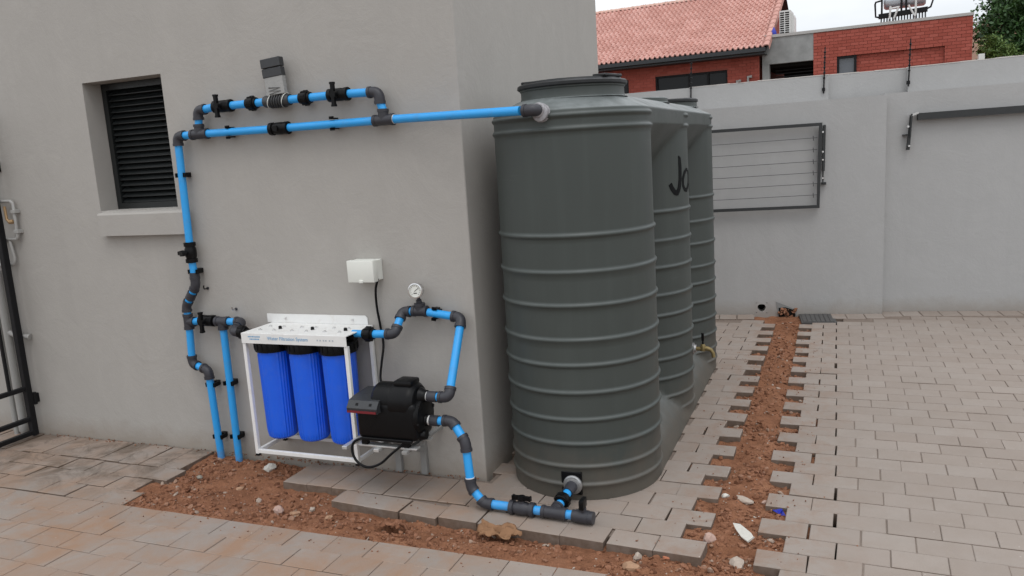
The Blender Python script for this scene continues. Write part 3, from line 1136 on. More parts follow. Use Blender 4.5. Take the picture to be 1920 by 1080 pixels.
d.prism([(FX1 - 0.004, 1.18), (FX1 + 0.035, 1.18), (FX1 + 0.035, 1.20), (FX1 - 0.004, 1.20)], -0.05, -0.001, f3)
d.cyl(wp(FX1 + 0.008, 1.66, -0.062), wp(FX1 + 0.006, 1.19, -0.062), 0.006, None, 8)
part('bracket', d, M['charcoal'], ck)
d = MB()
for zz in (1.64, 1.47, 1.40, 1.24):
    d.lathe(wp(FX1 + 0.004, zz, -0.078), [(0.008, 0), (0.008, 0.012)], 8, WN)
part('bolt', d, M['chrome'], ck)

# second clothes line, folded up, on the recessed panel: a bar and its arm
rk2 = thing('clothes_line_bar', 'long dark folded clothes line bar with hanging arm at the right', 'clothes line', tuple(wp(0.9, 1.7, 0.05)))
d = MB()
d.prism([(0.325, 1.690), (2.6, 1.702), (2.6, 1.765), (0.325, 1.748)], 0.03, 0.085, f3)
part('bar', d, M['charcoal'], rk2)
d = MB()
d.prism([(0.243, 1.440), (0.268, 1.440), (0.288, 1.735), (0.268, 1.735)], 0.045, 0.075, f3)
d.prism([(0.262, 1.55), (0.272, 1.55), (0.282, 1.745), (0.272, 1.745)], 0.02, 0.045, f3)
d.prism([(0.215, 1.565), (0.255, 1.565), (0.255, 1.575), (0.215, 1.575)], 0.05, 0.0995, f3)
part('arm', d, M['charcoal'], rk2)
d = MB()
d.prism([(0.275, 1.725), (0.330, 1.745), (0.330, 1.757), (0.285, 1.747)], 0.02, 0.08, f3)
part('hinge_plate', d, M['alu'], rk2)
d = MB()
for t_, z_ in ((0.248, 1.64), (0.258, 1.475)):
    d.lathe(wp(t_, z_, 0.015), [(0.009, 0), (0.009, 0.03)], 8, WN)
part('bolt', d, M['chrome'], rk2)
# the wall fixing under the bar runs back to the panel
d = MB()
for t_ in (0.45, 1.4, 2.4):
    d.prism([(t_, 1.70), (t_ + 0.04, 1.70), (t_ + 0.04, 1.74), (t_, 1.74)], 0.086, 0.099, f3)
part('wall_fixing', d, M['charcoal'], rk2)

# ------------------------------------------------------------------ water tank
TX, TR = -1.187, 0.374
TC = (3.768, 4.780, 5.790)
tank = thing('water_tank', 'tall dark green grey plastic water tank of three joined ribbed columns', 'water tank', (TX, TC[1], 0))
RIBS1 = [0.075, 0.165, 0.277, 0.395, 0.525, 0.656, 0.775, 0.936, 1.090, 1.256, 1.729, 1.789]


def rib(z):
    h = 0.0
    for zr in RIBS1:
        d_ = abs(z - zr)
        if d_ < 0.017:
            h = max(h, 0.0095 * (0.5 + 0.5 * cos(pi * d_ / 0.017)))
    return h


ZSH, ZRF = 1.818, 1.872


def tank_r(z):
    if z <= ZSH - 0.012:
        return TR * (1 + 0.006 * sin(z * 1.7))
    if z <= ZSH:
        t = (z - ZSH + 0.012) / 0.012
        return TR - 0.010 * (1 - sqrt(max(0, 1 - t * t)))
    t = (z - ZSH) / (ZRF - ZSH)
    return (TR - 0.010) + (0.255 - TR + 0.010) * t


def web(z):
    if z >= ZSH - 0.08:
        return tank_r(z)
    lo = TR - 0.25 * z - 2.3 * z * z
    hi = TR - 0.74 * max(0.0, ZSH - 0.08 - z)
    return max(0.15, lo, hi)


def smax(a, b_, k):
    h = max(0.0, k - abs(a - b_)) / k
    return max(a, b_) + h * h * k * 0.25


zl = [0.0, 0.012]
z_ = 0.03
while z_ < ZSH - 0.014:
    near = min(abs(z_ - q) for q in RIBS1)
    zl.append(z_)
    z_ += 0.0042 if near < 0.022 else 0.018
zl += [ZSH - 0.012, ZSH - 0.007, ZSH - 0.003, ZSH, ZSH + 0.012, ZSH + 0.03, ZRF]
# outline parameter list: ('a', lobe, angle) on the round ends, ('y', value) between lobe centres
par = []
for i in range(25):
    par.append(('a', 0, -pi / 2 + (pi / 2) * i / 24))
for s_ in (0, 1):
    for i in range(1, 76):
        par.append(('y', TC[s_] + (TC[s_ + 1] - TC[s_]) * i / 75))
for i in range(1, 25):
    par.append(('a', 2, (pi / 2) * i / 24))


def ring(z):
    r = tank_r(z)
    b_ = rib(z)
    wz = web(z)
    pts = []
    for q in par:
        if q[0] == 'a':
            x, y = (r + b_) * cos(q[2]), TC[q[1]] + (r + b_) * sin(q[2])
        else:
            y = q[1]
            e = 0.0
            for c_ in TC:
                dd = (r + b_) ** 2 - (y - c_) ** 2
                if dd > 0:
                    e = max(e, sqrt(dd))
            x = smax(e, wz, 0.012)
            if z >= ZSH - 0.08:
                x = max(wz, e)
        pts.append((x, y))
    right = [V((TX + x, y, z)) for x, y in pts]
    left = [V((TX - x, y, z)) for x, y in reversed(pts[1:-1])]
    return right + left


rings = [ring(z) for z in zl]
nr = len(rings[0])
t_ = MB()
t_.v = [tuple(p) for r_ in rings for p in r_]
for i in range(len(rings) - 1):
    for k in range(nr):
        k2 = (k + 1) % nr
        t_.f.append((i * nr + k, i * nr + k2, (i + 1) * nr + k2, (i + 1) * nr + k))
t_.f.append(tuple(range(nr)))
t_.f.append(tuple((len(rings) - 1) * nr + k for k in range(nr)))
t_.mi = [0] * len(t_.f)
part('body', t_, M['tank'], tank, smooth=38)

NX = TX + 0.012
d = MB()
d.lathe((NX, TC[0], ZRF - 0.003), [(0.262, 0), (0.250, 0.006), (0.246, 0.018), (0.246, 0.045), (0.251, 0.05), (0.251, 0.056)], 56)
part('neck', d, M['tank'], tank, smooth=40)
d = MB()
d.lathe((NX, TC[0], ZRF + 0.054), [(0.258, 0), (0.262, 0.004), (0.262, 0.016), (0.254, 0.022), (0.236, 0.024), (0.232, 0.032), (0.20, 0.035), (0.08, 0.04), (0.01, 0.042)], 56)
ld = part('lid', d, M['lid'], tank, smooth=35, label='largest black screw lid at the front')
d = MB()
for a in (3.05, 1.15, -0.3):
    m4 = Matrix.Translation((NX, TC[0], ZRF + 0.0885)) @ Matrix.Rotation(a, 4, 'Z')
    d.bbox((0.165, -0.075, -0.004), (0.235, 0.075, 0.010), 0.004, 1, m4)
part('grip', d, M['lid'], ld, smooth=40)
d = MB()
d.lathe((TX + 0.02, TC[1], ZRF - 0.003), [(0.262, 0), (0.250, 0.005), (0.248, 0.026), (0.242, 0.031), (0.05, 0.034), (0.01, 0.034)], 48)
part('blank_boss', d, M['tank'], tank, smooth=40)
d = MB()
d.lathe((TX + 0.03, TC[2], ZRF - 0.003), [(0.262, 0), (0.250, 0.006), (0.247, 0.034)], 48)
part('neck', d, M['tank'], tank, smooth=40)
d = MB()
d.lathe((TX + 0.03, TC[2], ZRF + 0.031), [(0.250, 0), (0.256, 0.004), (0.256, 0.018), (0.248, 0.025), (0.05, 0.034), (0.01, 0.034)], 48)
ld2 = part('lid', d, M['lid'], tank, smooth=35)
d = MB()
for a in (2.6, 0.9):
    m4 = Matrix.Translation((TX + 0.03, TC[2], ZRF + 0.06)) @ Matrix.Rotation(a, 4, 'Z')
    d.bbox((0.17, -0.06, -0.004), (0.24, 0.06, 0.010), 0.004, 1, m4)
part('grip', d, M['lid'], ld2, smooth=40)

# painted letters wrapped on the middle column: brush strokes as thin raised ribbons
def stroke(mb, pts, wd):
    """pts = (angle in degrees, z); ribbon of half width wd (list) lying 1.5 mm proud of the column"""
    q = []
    for i in range(len(pts) - 1):
        for s2 in range(6):
            t2 = s2 / 6
            q.append([pts[i][k] + (pts[i + 1][k] - pts[i][k]) * t2 for k in (0, 1)] + [wd[i] + (wd[i + 1] - wd[i]) * t2])
    q.append([pts[-1][0], pts[-1][1], wd[-1]])
    flat = [(V((radians(a) * TR, z)), w_) for a, z, w_ in q]
    n_ = len(flat)
    vs_, fs_ = [], []
    for i, (p, w_) in enumerate(flat):
        a = flat[max(0, i - 1)][0]
        b_ = flat[min(n_ - 1, i + 1)][0]
        tn = (b_ - a).normalized()
        nn = V((-tn.y, tn.x))
        for sgn in (-1, 1):
            for rr_ in (0.0005, 0.0022):
                e = p + nn * w_ * sgn
                th = e.x / TR
                R_ = tank_r(e.y) + rr_
                vs_.append((TX + R_ * cos(th), TC[1] + R_ * sin(th), e.y))
    for i in range(n_ - 1):
        a = i * 4
        b_ = a + 4
        fs_ += [(a + 1, b_ + 1, b_ + 3, a + 3), (a, a + 1, b_ + 1, b_), (a + 2, b_ + 2, b_ + 3, a + 3)]
    fs_ += [(0, 2, 3, 1), (4 * n_ - 4, 4 * n_ - 3, 4 * n_ - 1, 4 * n_ - 2)]
    mb.add(vs_, fs_)


d = MB()
stroke(d, [(-21.5, 1.560), (-19.6, 1.545), (-19.0, 1.49), (-19.4, 1.43), (-21.3, 1.380), (-24.5, 1.352), (-28.2, 1.358), (-31.5, 1.382), (-33.8, 1.408)],
       [0.004, 0.013, 0.016, 0.0155, 0.0155, 0.015, 0.0145, 0.0145, 0.0135])
part('letter', d, M['paint'], tank, label='black painted letter J')
d = MB()
stroke(d, [(-1.0, 1.475), (-5.5, 1.478), (-10.5, 1.462), (-14.0, 1.428), (-14.3, 1.393), (-11.0, 1.366), (-6.0, 1.360), (-1.0, 1.378), (2.2, 1.410), (2.8, 1.446), (0.5, 1.472)],
       [0.008, 0.0105, 0.012, 0.0125, 0.012, 0.011, 0.011, 0.011, 0.010, 0.010, 0.008])
part('letter', d, M['paint'], tank, label='black painted letter o')
d = MB()
stroke(d, [(6.5, 1.392), (9.0, 1.372), (12.5, 1.352), (15.5, 1.352)], [0.007, 0.009, 0.011, 0.011])
part('letter', d, M['paint'], tank, label='start of a further black letter at the curve of the column')

# outlet at the tank foot, inlet at the shoulder, tap on the middle column
OUT = V((-1.155, TC[0] - TR, 0.085))
d = MB()
d.bbox((-1.205, OUT.y - 0.004, 0.030), (-1.105, OUT.y + 0.03, 0.142), 0.003, 1)
part('outlet_recess', d, M['black'], tank)
d = MB()
d.lathe(OUT + V((0.008, -0.003, -0.004)), [(0.046, 0), (0.046, 0.008), (0.040, 0.012), (0.038, 0.020), (0.030, 0.022)], 24, V((0, -1, 0)))
part('outlet_flange', d, M['flange'], tank, smooth=40)

d = MB()
tp = V((TX + TR, 4.83, 0.385))
d.lathe(tp + V((-0.004, 0, 0)), [(0.036, 0), (0.036, 0.010), (0.026, 0.013), (0.024, 0.024)], 18, V((1, 0, 0)))
fl = part('tap_flange', d, M['flange'], tank, smooth=40)
d = MB()
d.tube([tp + V((0.015, 0, 0)), tp + V((0.05, 0, 0)), tp + V((0.085, 0, 0.003)), tp + V((0.108, 0, -0.005)), tp + V((0.120, 0, -0.025)), tp + V((0.123, 0, -0.05))], [0.012, 0.013, 0.015, 0.012, 0.011, 0.012], 12)
d.lathe(tp + V((0.06, 0, 0)), [(0.017, -0.012), (0.018, 0.0), (0.016, 0.02), (0.010, 0.03)], 12)
tap = part('tap', d, M['brass'], tank, smooth=45)
d = MB()
d.cyl(tp + V((0.06, 0, 0.028)), tp + V((0.06, 0, 0.075)), 0.006, None, 8)
d.bbox((tp.x + 0.052, tp.y - 0.006, tp.z + 0.05), (tp.x + 0.068, tp.y + 0.006, tp.z + 0.10), 0.002)
part('handle', d, M['black'], tap, smooth=40)

# ------------------------------------------------------------------ pipe fittings
PR = 0.0205


def pipe(root, a, b_, r=PR):
    return part('pipe', MB().tube([a, b_], r, 18), M['blue'], root, smooth=40)


def elbow(root, c, da, db, ln=0.052, lb=None, mat='fit'):
    c, da, db = V(c), V(da).normalized(), V(db).normalized()
    lb = ln if lb is None else lb
    k = 0.62
    pts = [c + da * ln, c + da * ln * k]
    for i in range(1, 6):
        t2 = i / 6
        p0, p1, p2 = c + da * ln * k, c, c + db * lb * k
        pts.append(p0 * (1 - t2) ** 2 + p1 * 2 * t2 * (1 - t2) + p2 * t2 ** 2)
    pts += [c + db * lb * k, c + db * lb]
    d = MB().tube(pts, 0.0262, 18)
    for dv, e in ((da, ln), (db, lb)):
        d.cyl(c + dv * (e - 0.013), c + dv * (e + 0.001), 0.0288, None, 18)
    return part('elbow', d, M[mat], root, smooth=40)


def tee(root, c, ax, br, ln=0.055, bl=0.052):
    c, ax, br = V(c), V(ax).normalized(), V(br).normalized()
    d = MB().cyl(c - ax * ln, c + ax * ln, 0.0262, None, 18)
    d.cyl(c, c + br * bl, 0.0262, None, 18)
    for e in (c - ax * ln, c + ax * (ln - 0.013)):
        d.cyl(e - ax * 0.001, e + ax * 0.014, 0.0288, None, 18)
    d.cyl(c + br * (bl - 0.013), c + br * (bl + 0.001), 0.0288, None, 18)
    return part('tee', d, M['fit'], root, smooth=40)


def union(root, c, ax, r=0.036, ln=0.032):
    c, ax = V(c), V(ax).normalized()
    d = MB()
    d.cyl(c - ax * ln, c + ax * ln, 0.0275, None, 18)
    d.tube([c - ax * 0.018, c - ax * 0.014, c + ax * 0.014, c + ax * 0.018], [r - 0.004, r, r, r - 0.004], 18)
    a = ax.orthogonal().normalized()
    b_ = ax.cross(a)
    for k in range(9):
        th = 2 * pi * k / 9
        v_ = a * cos(th) + b_ * sin(th)
        t2 = ax.cross(v_)
        d.obox(c + v_ * r, ax * 0.013, t2 * 0.004, v_ * 0.003)
    return part('union', d, M['black'], root, smooth=35)


def valve(root, c, ax, stem, hdir, ln=0.058, hl=0.058, mat='black', handle=True):
    c, ax, stem, hdir = V(c), V(ax).normalized(), V(stem).normalized(), V(hdir).normalized()
    d = MB()
    d.tube([c - ax * ln, c - ax * 0.03, c - ax * 0.02, c + ax * 0.02, c + ax * 0.03, c + ax * ln], [0.0275, 0.0275, 0.032, 0.032, 0.0275, 0.0275], 18)
    for e in (-1, 1):
        d.cyl(c + ax * e * (ln - 0.022), c + ax * e * (ln - 0.002), 0.0335, None, 12)
    d.cyl(c, c + stem * 0.044, 0.018, 0.015, 14)
    v_ = part('valve', d, M[mat], root, smooth=35)
    if handle:
        h = MB()
        s3 = hdir.cross(stem)
        q = c + stem * 0.050
        h.cyl(c + stem * 0.040, c + stem * 0.060, 0.0175, 0.0165, 14)
        for e in (-1, 1):
            h.obox(q + hdir * e * (hl * 0.55), hdir * (hl * 0.45), s3 * 0.0085, stem * 0.009)
            h.obox(q + hdir * e * (hl * 0.93), hdir * (hl * 0.09), s3 * 0.0105, stem * 0.0105)
        part('handle', h, M['black'], v_, smooth=35)
    return v_


def clip(root, c, ax, back=V((0, 1, 0)), depth=0.05, side=None):
    """saddle clip: base block on the wall with two jaws round the pipe"""
    c, ax, back = V(c), V(ax).normalized(), V(back).normalized()
    s3 = ax.cross(back)
    d = MB()
    d.obox(c + back * (depth - 0.014), ax * 0.013, s3 * 0.016, back * 0.0135)
    for e in (-1, 1):
        d.obox(c + s3 * e * 0.0245 + back * 0.006, ax * 0.012, s3 * 0.0035, back * 0.024)
        d.obox(c + s3 * e * 0.029 - back * 0.014, ax * 0.012, s3 * 0.006, back * 0.004)
    return part('pipe_clip', d, M['black'], root)


X, Y, Z = V((1, 0, 0)), V((0, 1, 0)), V((0, 0, 1))
PY = 3.478
# --- main pipework from the tank shoulder to the ground
mw = thing('pipework', 'blue pipework with bypass loop running from tank shoulder down the wall left of the filter', 'pipework', (-3.2, PY, 0.02))
tz = 1.841
cA = V((-3.356, PY, 1.843))
tL = V((-3.197, PY, 1.843))
tR = V((-2.049, PY, 1.836))
endP = V((-1.285, 3.345, 1.819))
elbow(mw, cA, X, -Z)
pipe(mw, cA + X * 0.045, tL - X * 0.045)
tee(mw, tL, X, Z)
uv = V((-2.669, PY, 1.838))
pipe(mw, tL + X * 0.05, uv - X * 0.05)
valve(mw, uv, X, V((0, -1, 0)), Z, handle=False)
pipe(mw, uv + X * 0.05, tR - X * 0.05)
tee(mw, tR, X, Z)
pipe(mw, tR + X * 0.05, endP)
d = MB()
d.cyl(tR + X * 0.054, tR + X * 0.060, 0.0225, None, 18)
part('pipe_sleeve', d, M['white'], mw, smooth=40)
ax = (endP - tR).normalized()
ec = V((-1.212, 3.340, 1.817))
elbow(mw, ec, -ax, Y, 0.058)
d = MB()
surf = TC[0] - sqrt(TR * TR - (ec.x - TX + 0.02) ** 2)
d.tube([ec + Y * 0.02, ec + Y * 0.032, ec + V((0.004, 0.044, -0.004)), ec + V((0.006, 0.062, -0.008)), ec + V((0.006, 0.085, -0.008))], [0.029, 0.034, 0.037, 0.036, 0.034], 18)
d.lathe(ec + V((0.01, 0.036, -0.012)), [(0.030, -0.006), (0.0385, -0.002), (0.0385, 0.008), (0.031, 0.012)], 14, V((0.25, 1, -0.2)))
d.lathe(ec + V((0.008, 0.05, -0.012)), [(0.030, -0.006), (0.042, -0.001), (0.041, 0.007), (0.031, 0.012)], 14, V((-0.15, 1, -0.1)))
part('taped_joint', d, M['tape'], mw, smooth=50)
for x in (-2.996, -2.340):
    clip(mw, (x, PY, 1.840), X)
# bypass loop
bz = 1.977
cB = V((-3.192, PY, bz - 0.006))
pipe(mw, tL + Z * 0.045, cB - Z * 0.045)
elbow(mw, cB, X, -Z)
vB = V((-3.035, PY, bz))
pipe(mw, cB + X * 0.045, vB - X * 0.045)
valve(mw, vB + X * 0.018, X, V((0, -1, 0)), Z)
pipe(mw, vB + X * 0.065, V((-2.85, PY, bz)))
union(mw, (-2.826, PY, bz), X)
pipe(mw, (-2.80, PY, bz), (-2.735, PY, bz))
pipe(mw, (-2.605, PY, bz), (-2.52, PY, bz))
union(mw, (-2.49, PY, bz), X)
pipe(mw, (-2.465, PY, bz), (-2.335, PY, bz))
valve(mw, (-2.292, PY, bz), X, V((0, -1, 0)), Z)
cC = V((-2.062, PY, bz - 0.004))
pipe(mw, (-2.245, PY, bz), cC - X * 0.045)
elbow(mw, cC, -X, -Z, 0.058)
pipe(mw, cC - Z * 0.05, tR + Z * 0.048 + V((0.0, 0, 0)))
# descaler plate strapped on the loop
d = MB()
d.tube([(-2.742, PY, bz), (-2.735, PY, bz), (-2.60, PY, bz), (-2.585, PY, bz)], [0.028, 0.031, 0.031, 0.028], 18)
ds = part('descaler_sleeve', d, M['dgrey'], mw, smooth=40)
d = MB()
lean = Matrix.Translation((-2.652, PY - 0.012, bz)) @ Matrix.Rotation(-0.075, 4, 'Y')
d.bbox((-0.056, -0.012, 0.028), (0.056, 0.020, 0.126), 0.003, 1, lean)
part('descaler_plate', d, M['clear'], ds)
d = MB()
d.bbox((-0.060, -0.015, 0.118), (0.058, 0.023, 0.163), 0.003, 1, lean)
d.bbox((-0.061, -0.016, 0.166), (0.058, 0.024, 0.212), 0.003, 1, lean)
part('descaler_cap', d, M['dgrey'], ds)
d = MB()
hp = []
for i in range(121):
    a = i / 120 * 2 * pi * 6
    hp.append((-2.70 + 0.092 * i / 120 + 0.008 * sin(a), PY + 0.0345 * cos(a), bz + 0.0345 * sin(a)))
d.tube(hp, 0.0028, 6)
zig = []
for i in range(9):
    zig.append(lean @ V((-0.035 + (0.07 if i % 2 else 0), -0.0135, 0.068 - i * 0.008)))
d.tube(zig, 0.0026, 6)
part('coil_wire', d, M['wire'], ds, smooth=50)
d = MB()
for x in (-2.70, -2.612):
    d.tube([(x + 0.012 * sin(a), PY + 0.035 * cos(a), bz + 0.035 * sin(a)) for a in [2 * pi * i / 20 for i in range(21)]], 0.0022, 6)
part('cable_tie', d, M['cream'], ds, smooth=50)
# down pipe
x1 = -3.360
vD = V((x1 - 0.008, PY, 1.200))
pipe(mw, cA - Z * 0.045, vD + Z * 0.05)
clip(mw, (x1 + 0.004, PY, 1.631), Z)
valve(mw, vD, Z, V((-0.5, -1, 0)), V((1, -0.5, 0)), hl=0.036)
k1 = V((x1 - 0.002, PY, 1.010))
k2 = V((-3.452, PY, 0.892))
dg = (k2 - k1).normalized()
pipe(mw, vD - Z * 0.05, k1 + Z * 0.04)
clip(mw, (x1 + 0.004, PY, 1.092), Z)
d = MB()
d.cyl(k1 + Z * 0.045, k1 + Z * 0.075, 0.0275, None, 18)
part('coupling', d, M['fit'], mw, smooth=40)
elbow(mw, k1, Z, dg, 0.05, 0.034)
pipe(mw, k1 + dg * 0.02, k2 - dg * 0.02)
d = MB()
mid = (k1 + k2) / 2
d.cyl(mid - dg * 0.022, mid + dg * 0.022, 0.0275, None, 18)
part('coupling', d, M['fit'], mw, smooth=40)
elbow(mw, k2, -dg, -Z, 0.034, 0.034)
tD = V((-3.452, PY, 0.800))
pipe(mw, k2 - Z * 0.02, tD + Z * 0.03)
tee(mw, tD, Z, X, 0.044, 0.046)
k3 = V((-3.462, PY, 0.548))
pipe(mw, tD - Z * 0.045, k3 + Z * 0.04)
k4 = V((-3.336, 3.462, 0.520))
d4 = (k4 - k3).normalized()
elbow(mw, k3, Z, d4, 0.05, 0.042)
pipe(mw, k3 + d4 * 0.03, k4 - d4 * 0.03)
elbow(mw, k4, -d4, -Z, 0.046, 0.05)
pipe(mw, k4 - Z * 0.04, V((-3.33, 3.47, -0.06)))
clip(mw, (-3.334, 3.476, 0.432), Z)
clip(mw, (-3.331, 3.476, 0.118), Z)
# branch to the filter and second down pipe
vE = V((-3.322, PY, 0.808))
pipe(mw, tD + X * 0.045, vE - X * 0.04)
valve(mw, vE + X * 0.012, X, V((0, -1, 0)), Z, ln=0.050)
tE = V((-3.205, PY, 0.806))
tee(mw, tE, X, -Z, 0.042, 0.046)
pipe(mw, tE - Z * 0.045, V((-3.205, 3.474, -0.06)))
clip(mw, (-3.206, PY, 0.446), Z)
clip(mw, (-3.206, PY, 0.127), Z)
k5 = V((-3.062, PY, 0.806))
pipe(mw, tE + X * 0.045, k5 - X * 0.04)
k6 = V((-3.055, 3.385, 0.772))
d6 = (k6 - k5).normalized()
elbow(mw, k5, -X, d6, 0.045)
pipe(mw, k5 + d6 * 0.03, k6 - d6 * 0.03)
elbow(mw, k6, -d6, X, 0.045)
union(mw, k6 + X * 0.062, X, 0.034, 0.03)
d = MB()
d.cyl(k6 + X * 0.04, k6 + X * 0.20, 0.019, None, 14)
part('inlet_nipple', d, M['black'], mw, smooth=40)

# --- water filter: white frame, three blue housings
FXA, FXB, FYF, FYB = -2.900, -2.250, 3.272, 3.526
ft = thing('water_filter', 'three blue filter housings in a white wall frame above the paving', 'water filter', (-2.57, 3.4, 0.13))
d = MB()
d.bbox((FXA, FYF, 0.792), (FXB, FYB - 0.002, 0.797), 0.001)
d.bbox((FXA, FYF - 0.004, 0.742), (FXB, FYF - 0.001, 0.797), 0.001)
d.prism([(FXA - 0.028, 0.7975), (FXB - 0.03, 0.7975), (FXB - 0.03, 0.832), (FXB - 0.042, 0.846), (FXA - 0.028, 0.846)], FYB - 0.002, FYB + 0.002, lambda x, z, y: V((x, y, z)))
plate = part('top_plate', d, M['white'], ft)
d = MB()
for x in (-2.80, -2.37):
    d.cyl((x, FYB - 0.003, 0.822), (x, FYB - 0.010, 0.822), 0.006, None, 10)
for hx in (-2.79, -2.585, -2.382):
    for px_, py_ in ((-0.045, 3.345), (0.045, 3.345), (-0.045, 3.43), (0.045, 3.43)):
        d.lathe((hx + px_, py_, 0.797), [(0.011, 0), (0.011, 0.002), (0.007, 0.002), (0.007, 0.007)], 10)
part('screw', d, M['chrome'], plate)
for hx in (-2.79, -2.585, -2.382):
    d = MB()
    d.cyl((hx + 0.055, 3.385, 0.797), (hx + 0.055, 3.385, 0.812), 0.010, 0.008, 10)
    part('pressure_button', d, M['black'], plate, smooth=40)
d = MB()
w2 = 0.020
for x in (FXA, FXB - w2):
    d.bbox((x, FYF, 0.128), (x + w2, FYF + w2, 0.741), 0.0012)
    d.bbox((x, FYB - w2 - 0.004, 0.128), (x + w2, FYB - 0.004, 0.790), 0.0012)
    d.bbox((x + 0.001, FYF + w2, 0.132), (x + w2 - 0.001, FYB - w2 - 0.004, 0.151), 0.001)
d.bbox((FXA + w2, FYF + 0.001, 0.132), (FXB - w2, FYF + w2 - 0.001, 0.152), 0.001)
d.bbox((FXA + w2, FYB - w2 - 0.003, 0.132), (FXB - w2, FYB - 0.005, 0.152), 0.001)
part('frame', d, M['white'], ft)
for x in (FXA, FXB - w2):
    for y in (FYF, FYB - w2 - 0.004):
        d = MB()
        d.bbox((x - 0.001, y - 0.001, 0.116), (x + w2 + 0.001, y + w2 + 0.001, 0.1275), 0.001)
        part('foot_cap', d, M['black'], ft)
for i, hx in enumerate((-2.79, -2.585, -2.382)):
    # ribbed sump
    d = MB()
    SEG = 72
    prof = [(0.001, 0.196), (0.030, 0.197), (0.062, 0.202), (0.074, 0.212), (0.079, 0.232), (0.080, 0.25), (0.086, 0.668), (0.086, 0.690)]
    vs_ = []
    for r_, z_ in prof:
        for k in range(SEG):
            th = 2 * pi * k / SEG
            grp = (k % 18)
            rb = 0.0045 if (grp in (1, 3, 5, 7) and 0.21 < z_ < 0.68) else 0.0
            if z_ < 0.245 and 0.199 < z_:
                rb = 0.003 if k % 2 else 0
            vs_.append((hx + (r_ + rb) * cos(th + 3.9), 3.385 + (r_ + rb) * sin(th + 3.9), z_))
    fs_ = []
    for j in range(len(prof) - 1):
        for k in range(SEG):
            k2_ = (k + 1) % SEG
            fs_.append((j * SEG + k, j * SEG + k2_, (j + 1) * SEG + k2_, (j + 1) * SEG + k))
    d.add(vs_, fs_)
    hs = part('filter_housing', d, M['housing'], ft, smooth=28)
    d = MB()
    d.lathe((hx, 3.385, 0.682), [(0.086, 0), (0.099, 0.004), (0.101, 0.016), (0.101, 0.052), (0.096, 0.062), (0.072, 0.066), (0.070, 0.1095)], 40)
    for k in range(20):
        th = 2 * pi * k / 20
        d.obox(V((hx + 0.1015 * cos(th), 3.385 + 0.1015 * sin(th), 0.716)), V((cos(th), sin(th), 0)) * 0.0025, V((-sin(th), cos(th), 0)) * 0.004, Z * 0.017)
    part('housing_cap', d, M['black'], hs, smooth=35)
d = MB()
d.cyl((-2.86, 3.385, 0.770), (-2.27, 3.385, 0.770), 0.024, None, 16)
part('manifold', d, M['black'], ft, smooth=40)


def text(name, body, size, loc, mat, parent):
    cu = bpy.data.curves.new(name, 'FONT')
    cu.body = body
    cu.size = size
    cu.extrude = 0.0003
    cu.align_x = 'CENTER'
    cu.align_y = 'CENTER'
    tmp = bpy.data.objects.new(name, cu)
    COL.objects.link(tmp)
    bpy.context.view_layer.update()
    me = bpy.data.meshes.new_from_object(tmp.evaluated_get(bpy.context.evaluated_depsgraph_get()))
    bpy.data.objects.remove(tmp)
    me.materials.clear()
    me.materials.append(mat)
    o = bpy.data.objects.new(name, me)
    COL.objects.link(o)
    o.parent = parent
    o.location = V(loc) - ORIG.get(parent, V((0, 0, 0)))
    o.rotation_euler = (pi / 2, 0, 0)
    return o


text('lettering', 'Water Filtration System', 0.026, (-2.605, FYF - 0.0048, 0.772), M['bluetext'], plate)
d = MB()
for z_, a, b_ in ((0.779, -2.855, -2.785), (0.766, -2.845, -2.785)):
    x = a
    q = random.Random(int(z_ * 1000))
    while x < b_:
        e = q.uniform(0.004, 0.009)
        d.box((x, FYF - 0.0048, z_ - 0.0035), (x + e, FYF - 0.0044, z_ + 0.003))
        x += e + 0.0025
part('print_mark', d, M['bluetext'], plate)
d = MB()
for x in (-2.425, -2.408, -2.388, -2.374, -2.352, -2.334):
    d.box((x, FYF - 0.0048, 0.767), (x + 0.009, FYF - 0.0044, 0.775))
part('print_mark', d, M['greytext'], plate)

# --- pressure pipe from the filter up to the gauge and down to the pump
pp = thing('pressure_pipe', 'blue pipe with pressure gauge looping from filter outlet to the pump', 'pipe', (-1.9, 3.45, 0.5))
oz = 0.783
oy = 3.385
pipe(pp, (-2.285, oy, oz), (-2.215, oy, oz), 0.019)
union(pp, (-2.190, oy, oz), X, 0.037, 0.03)
e1 = V((-2.040, oy, oz + 0.003))
pipe(pp, (-2.165, oy, oz), e1 - X * 0.04)
e2 = V((-2.035, PY - 0.005, 0.884))
ed = (e2 - e1).normalized()
elbow(pp, e1, -X, ed, 0.046, 0.044)
pipe(pp, e1 + ed * 0.035, e2 - ed * 0.035)
elbow(pp, e2, -ed, X, 0.044, 0.044)
gt = V((-1.937, PY, 0.886))
pipe(pp, e2 + X * 0.03, gt - X * 0.03)
tee(pp, gt, X, Z, 0.040, 0.04)
e3 = V((-1.709, PY, 0.857))
gx = (e3 - gt).normalized()
pipe(pp, gt + gx * 0.045, e3 - gx * 0.04)
clip(pp, gt + gx * 0.085, gx)
e4 = V((-1.695, 3.25, 0.520))
ed = (e4 - e3).normalized()
elbow(pp, e3, -gx, ed, 0.05)
pipe(pp, e3 + ed * 0.04, e4 - ed * 0.04)
elbow(pp, e4, -ed, -X, 0.05)
pipe(pp, e4 - X * 0.04, (-1.768, 3.25, 0.520))
d = MB()
d.tube([(-1.805, 3.25, 0.520), (-1.762, 3.25, 0.520), (-1.758, 3.25, 0.520)], [0.0265, 0.0265, 0.025], 18)
part('coupling', d, M['fit'], pp, smooth=40)
d = MB()
d.cyl((-1.818, 3.25, 0.520), (-1.804, 3.25, 0.520), 0.023, None, 16)
part('thread_tape', d, M['white'], pp, smooth=40)
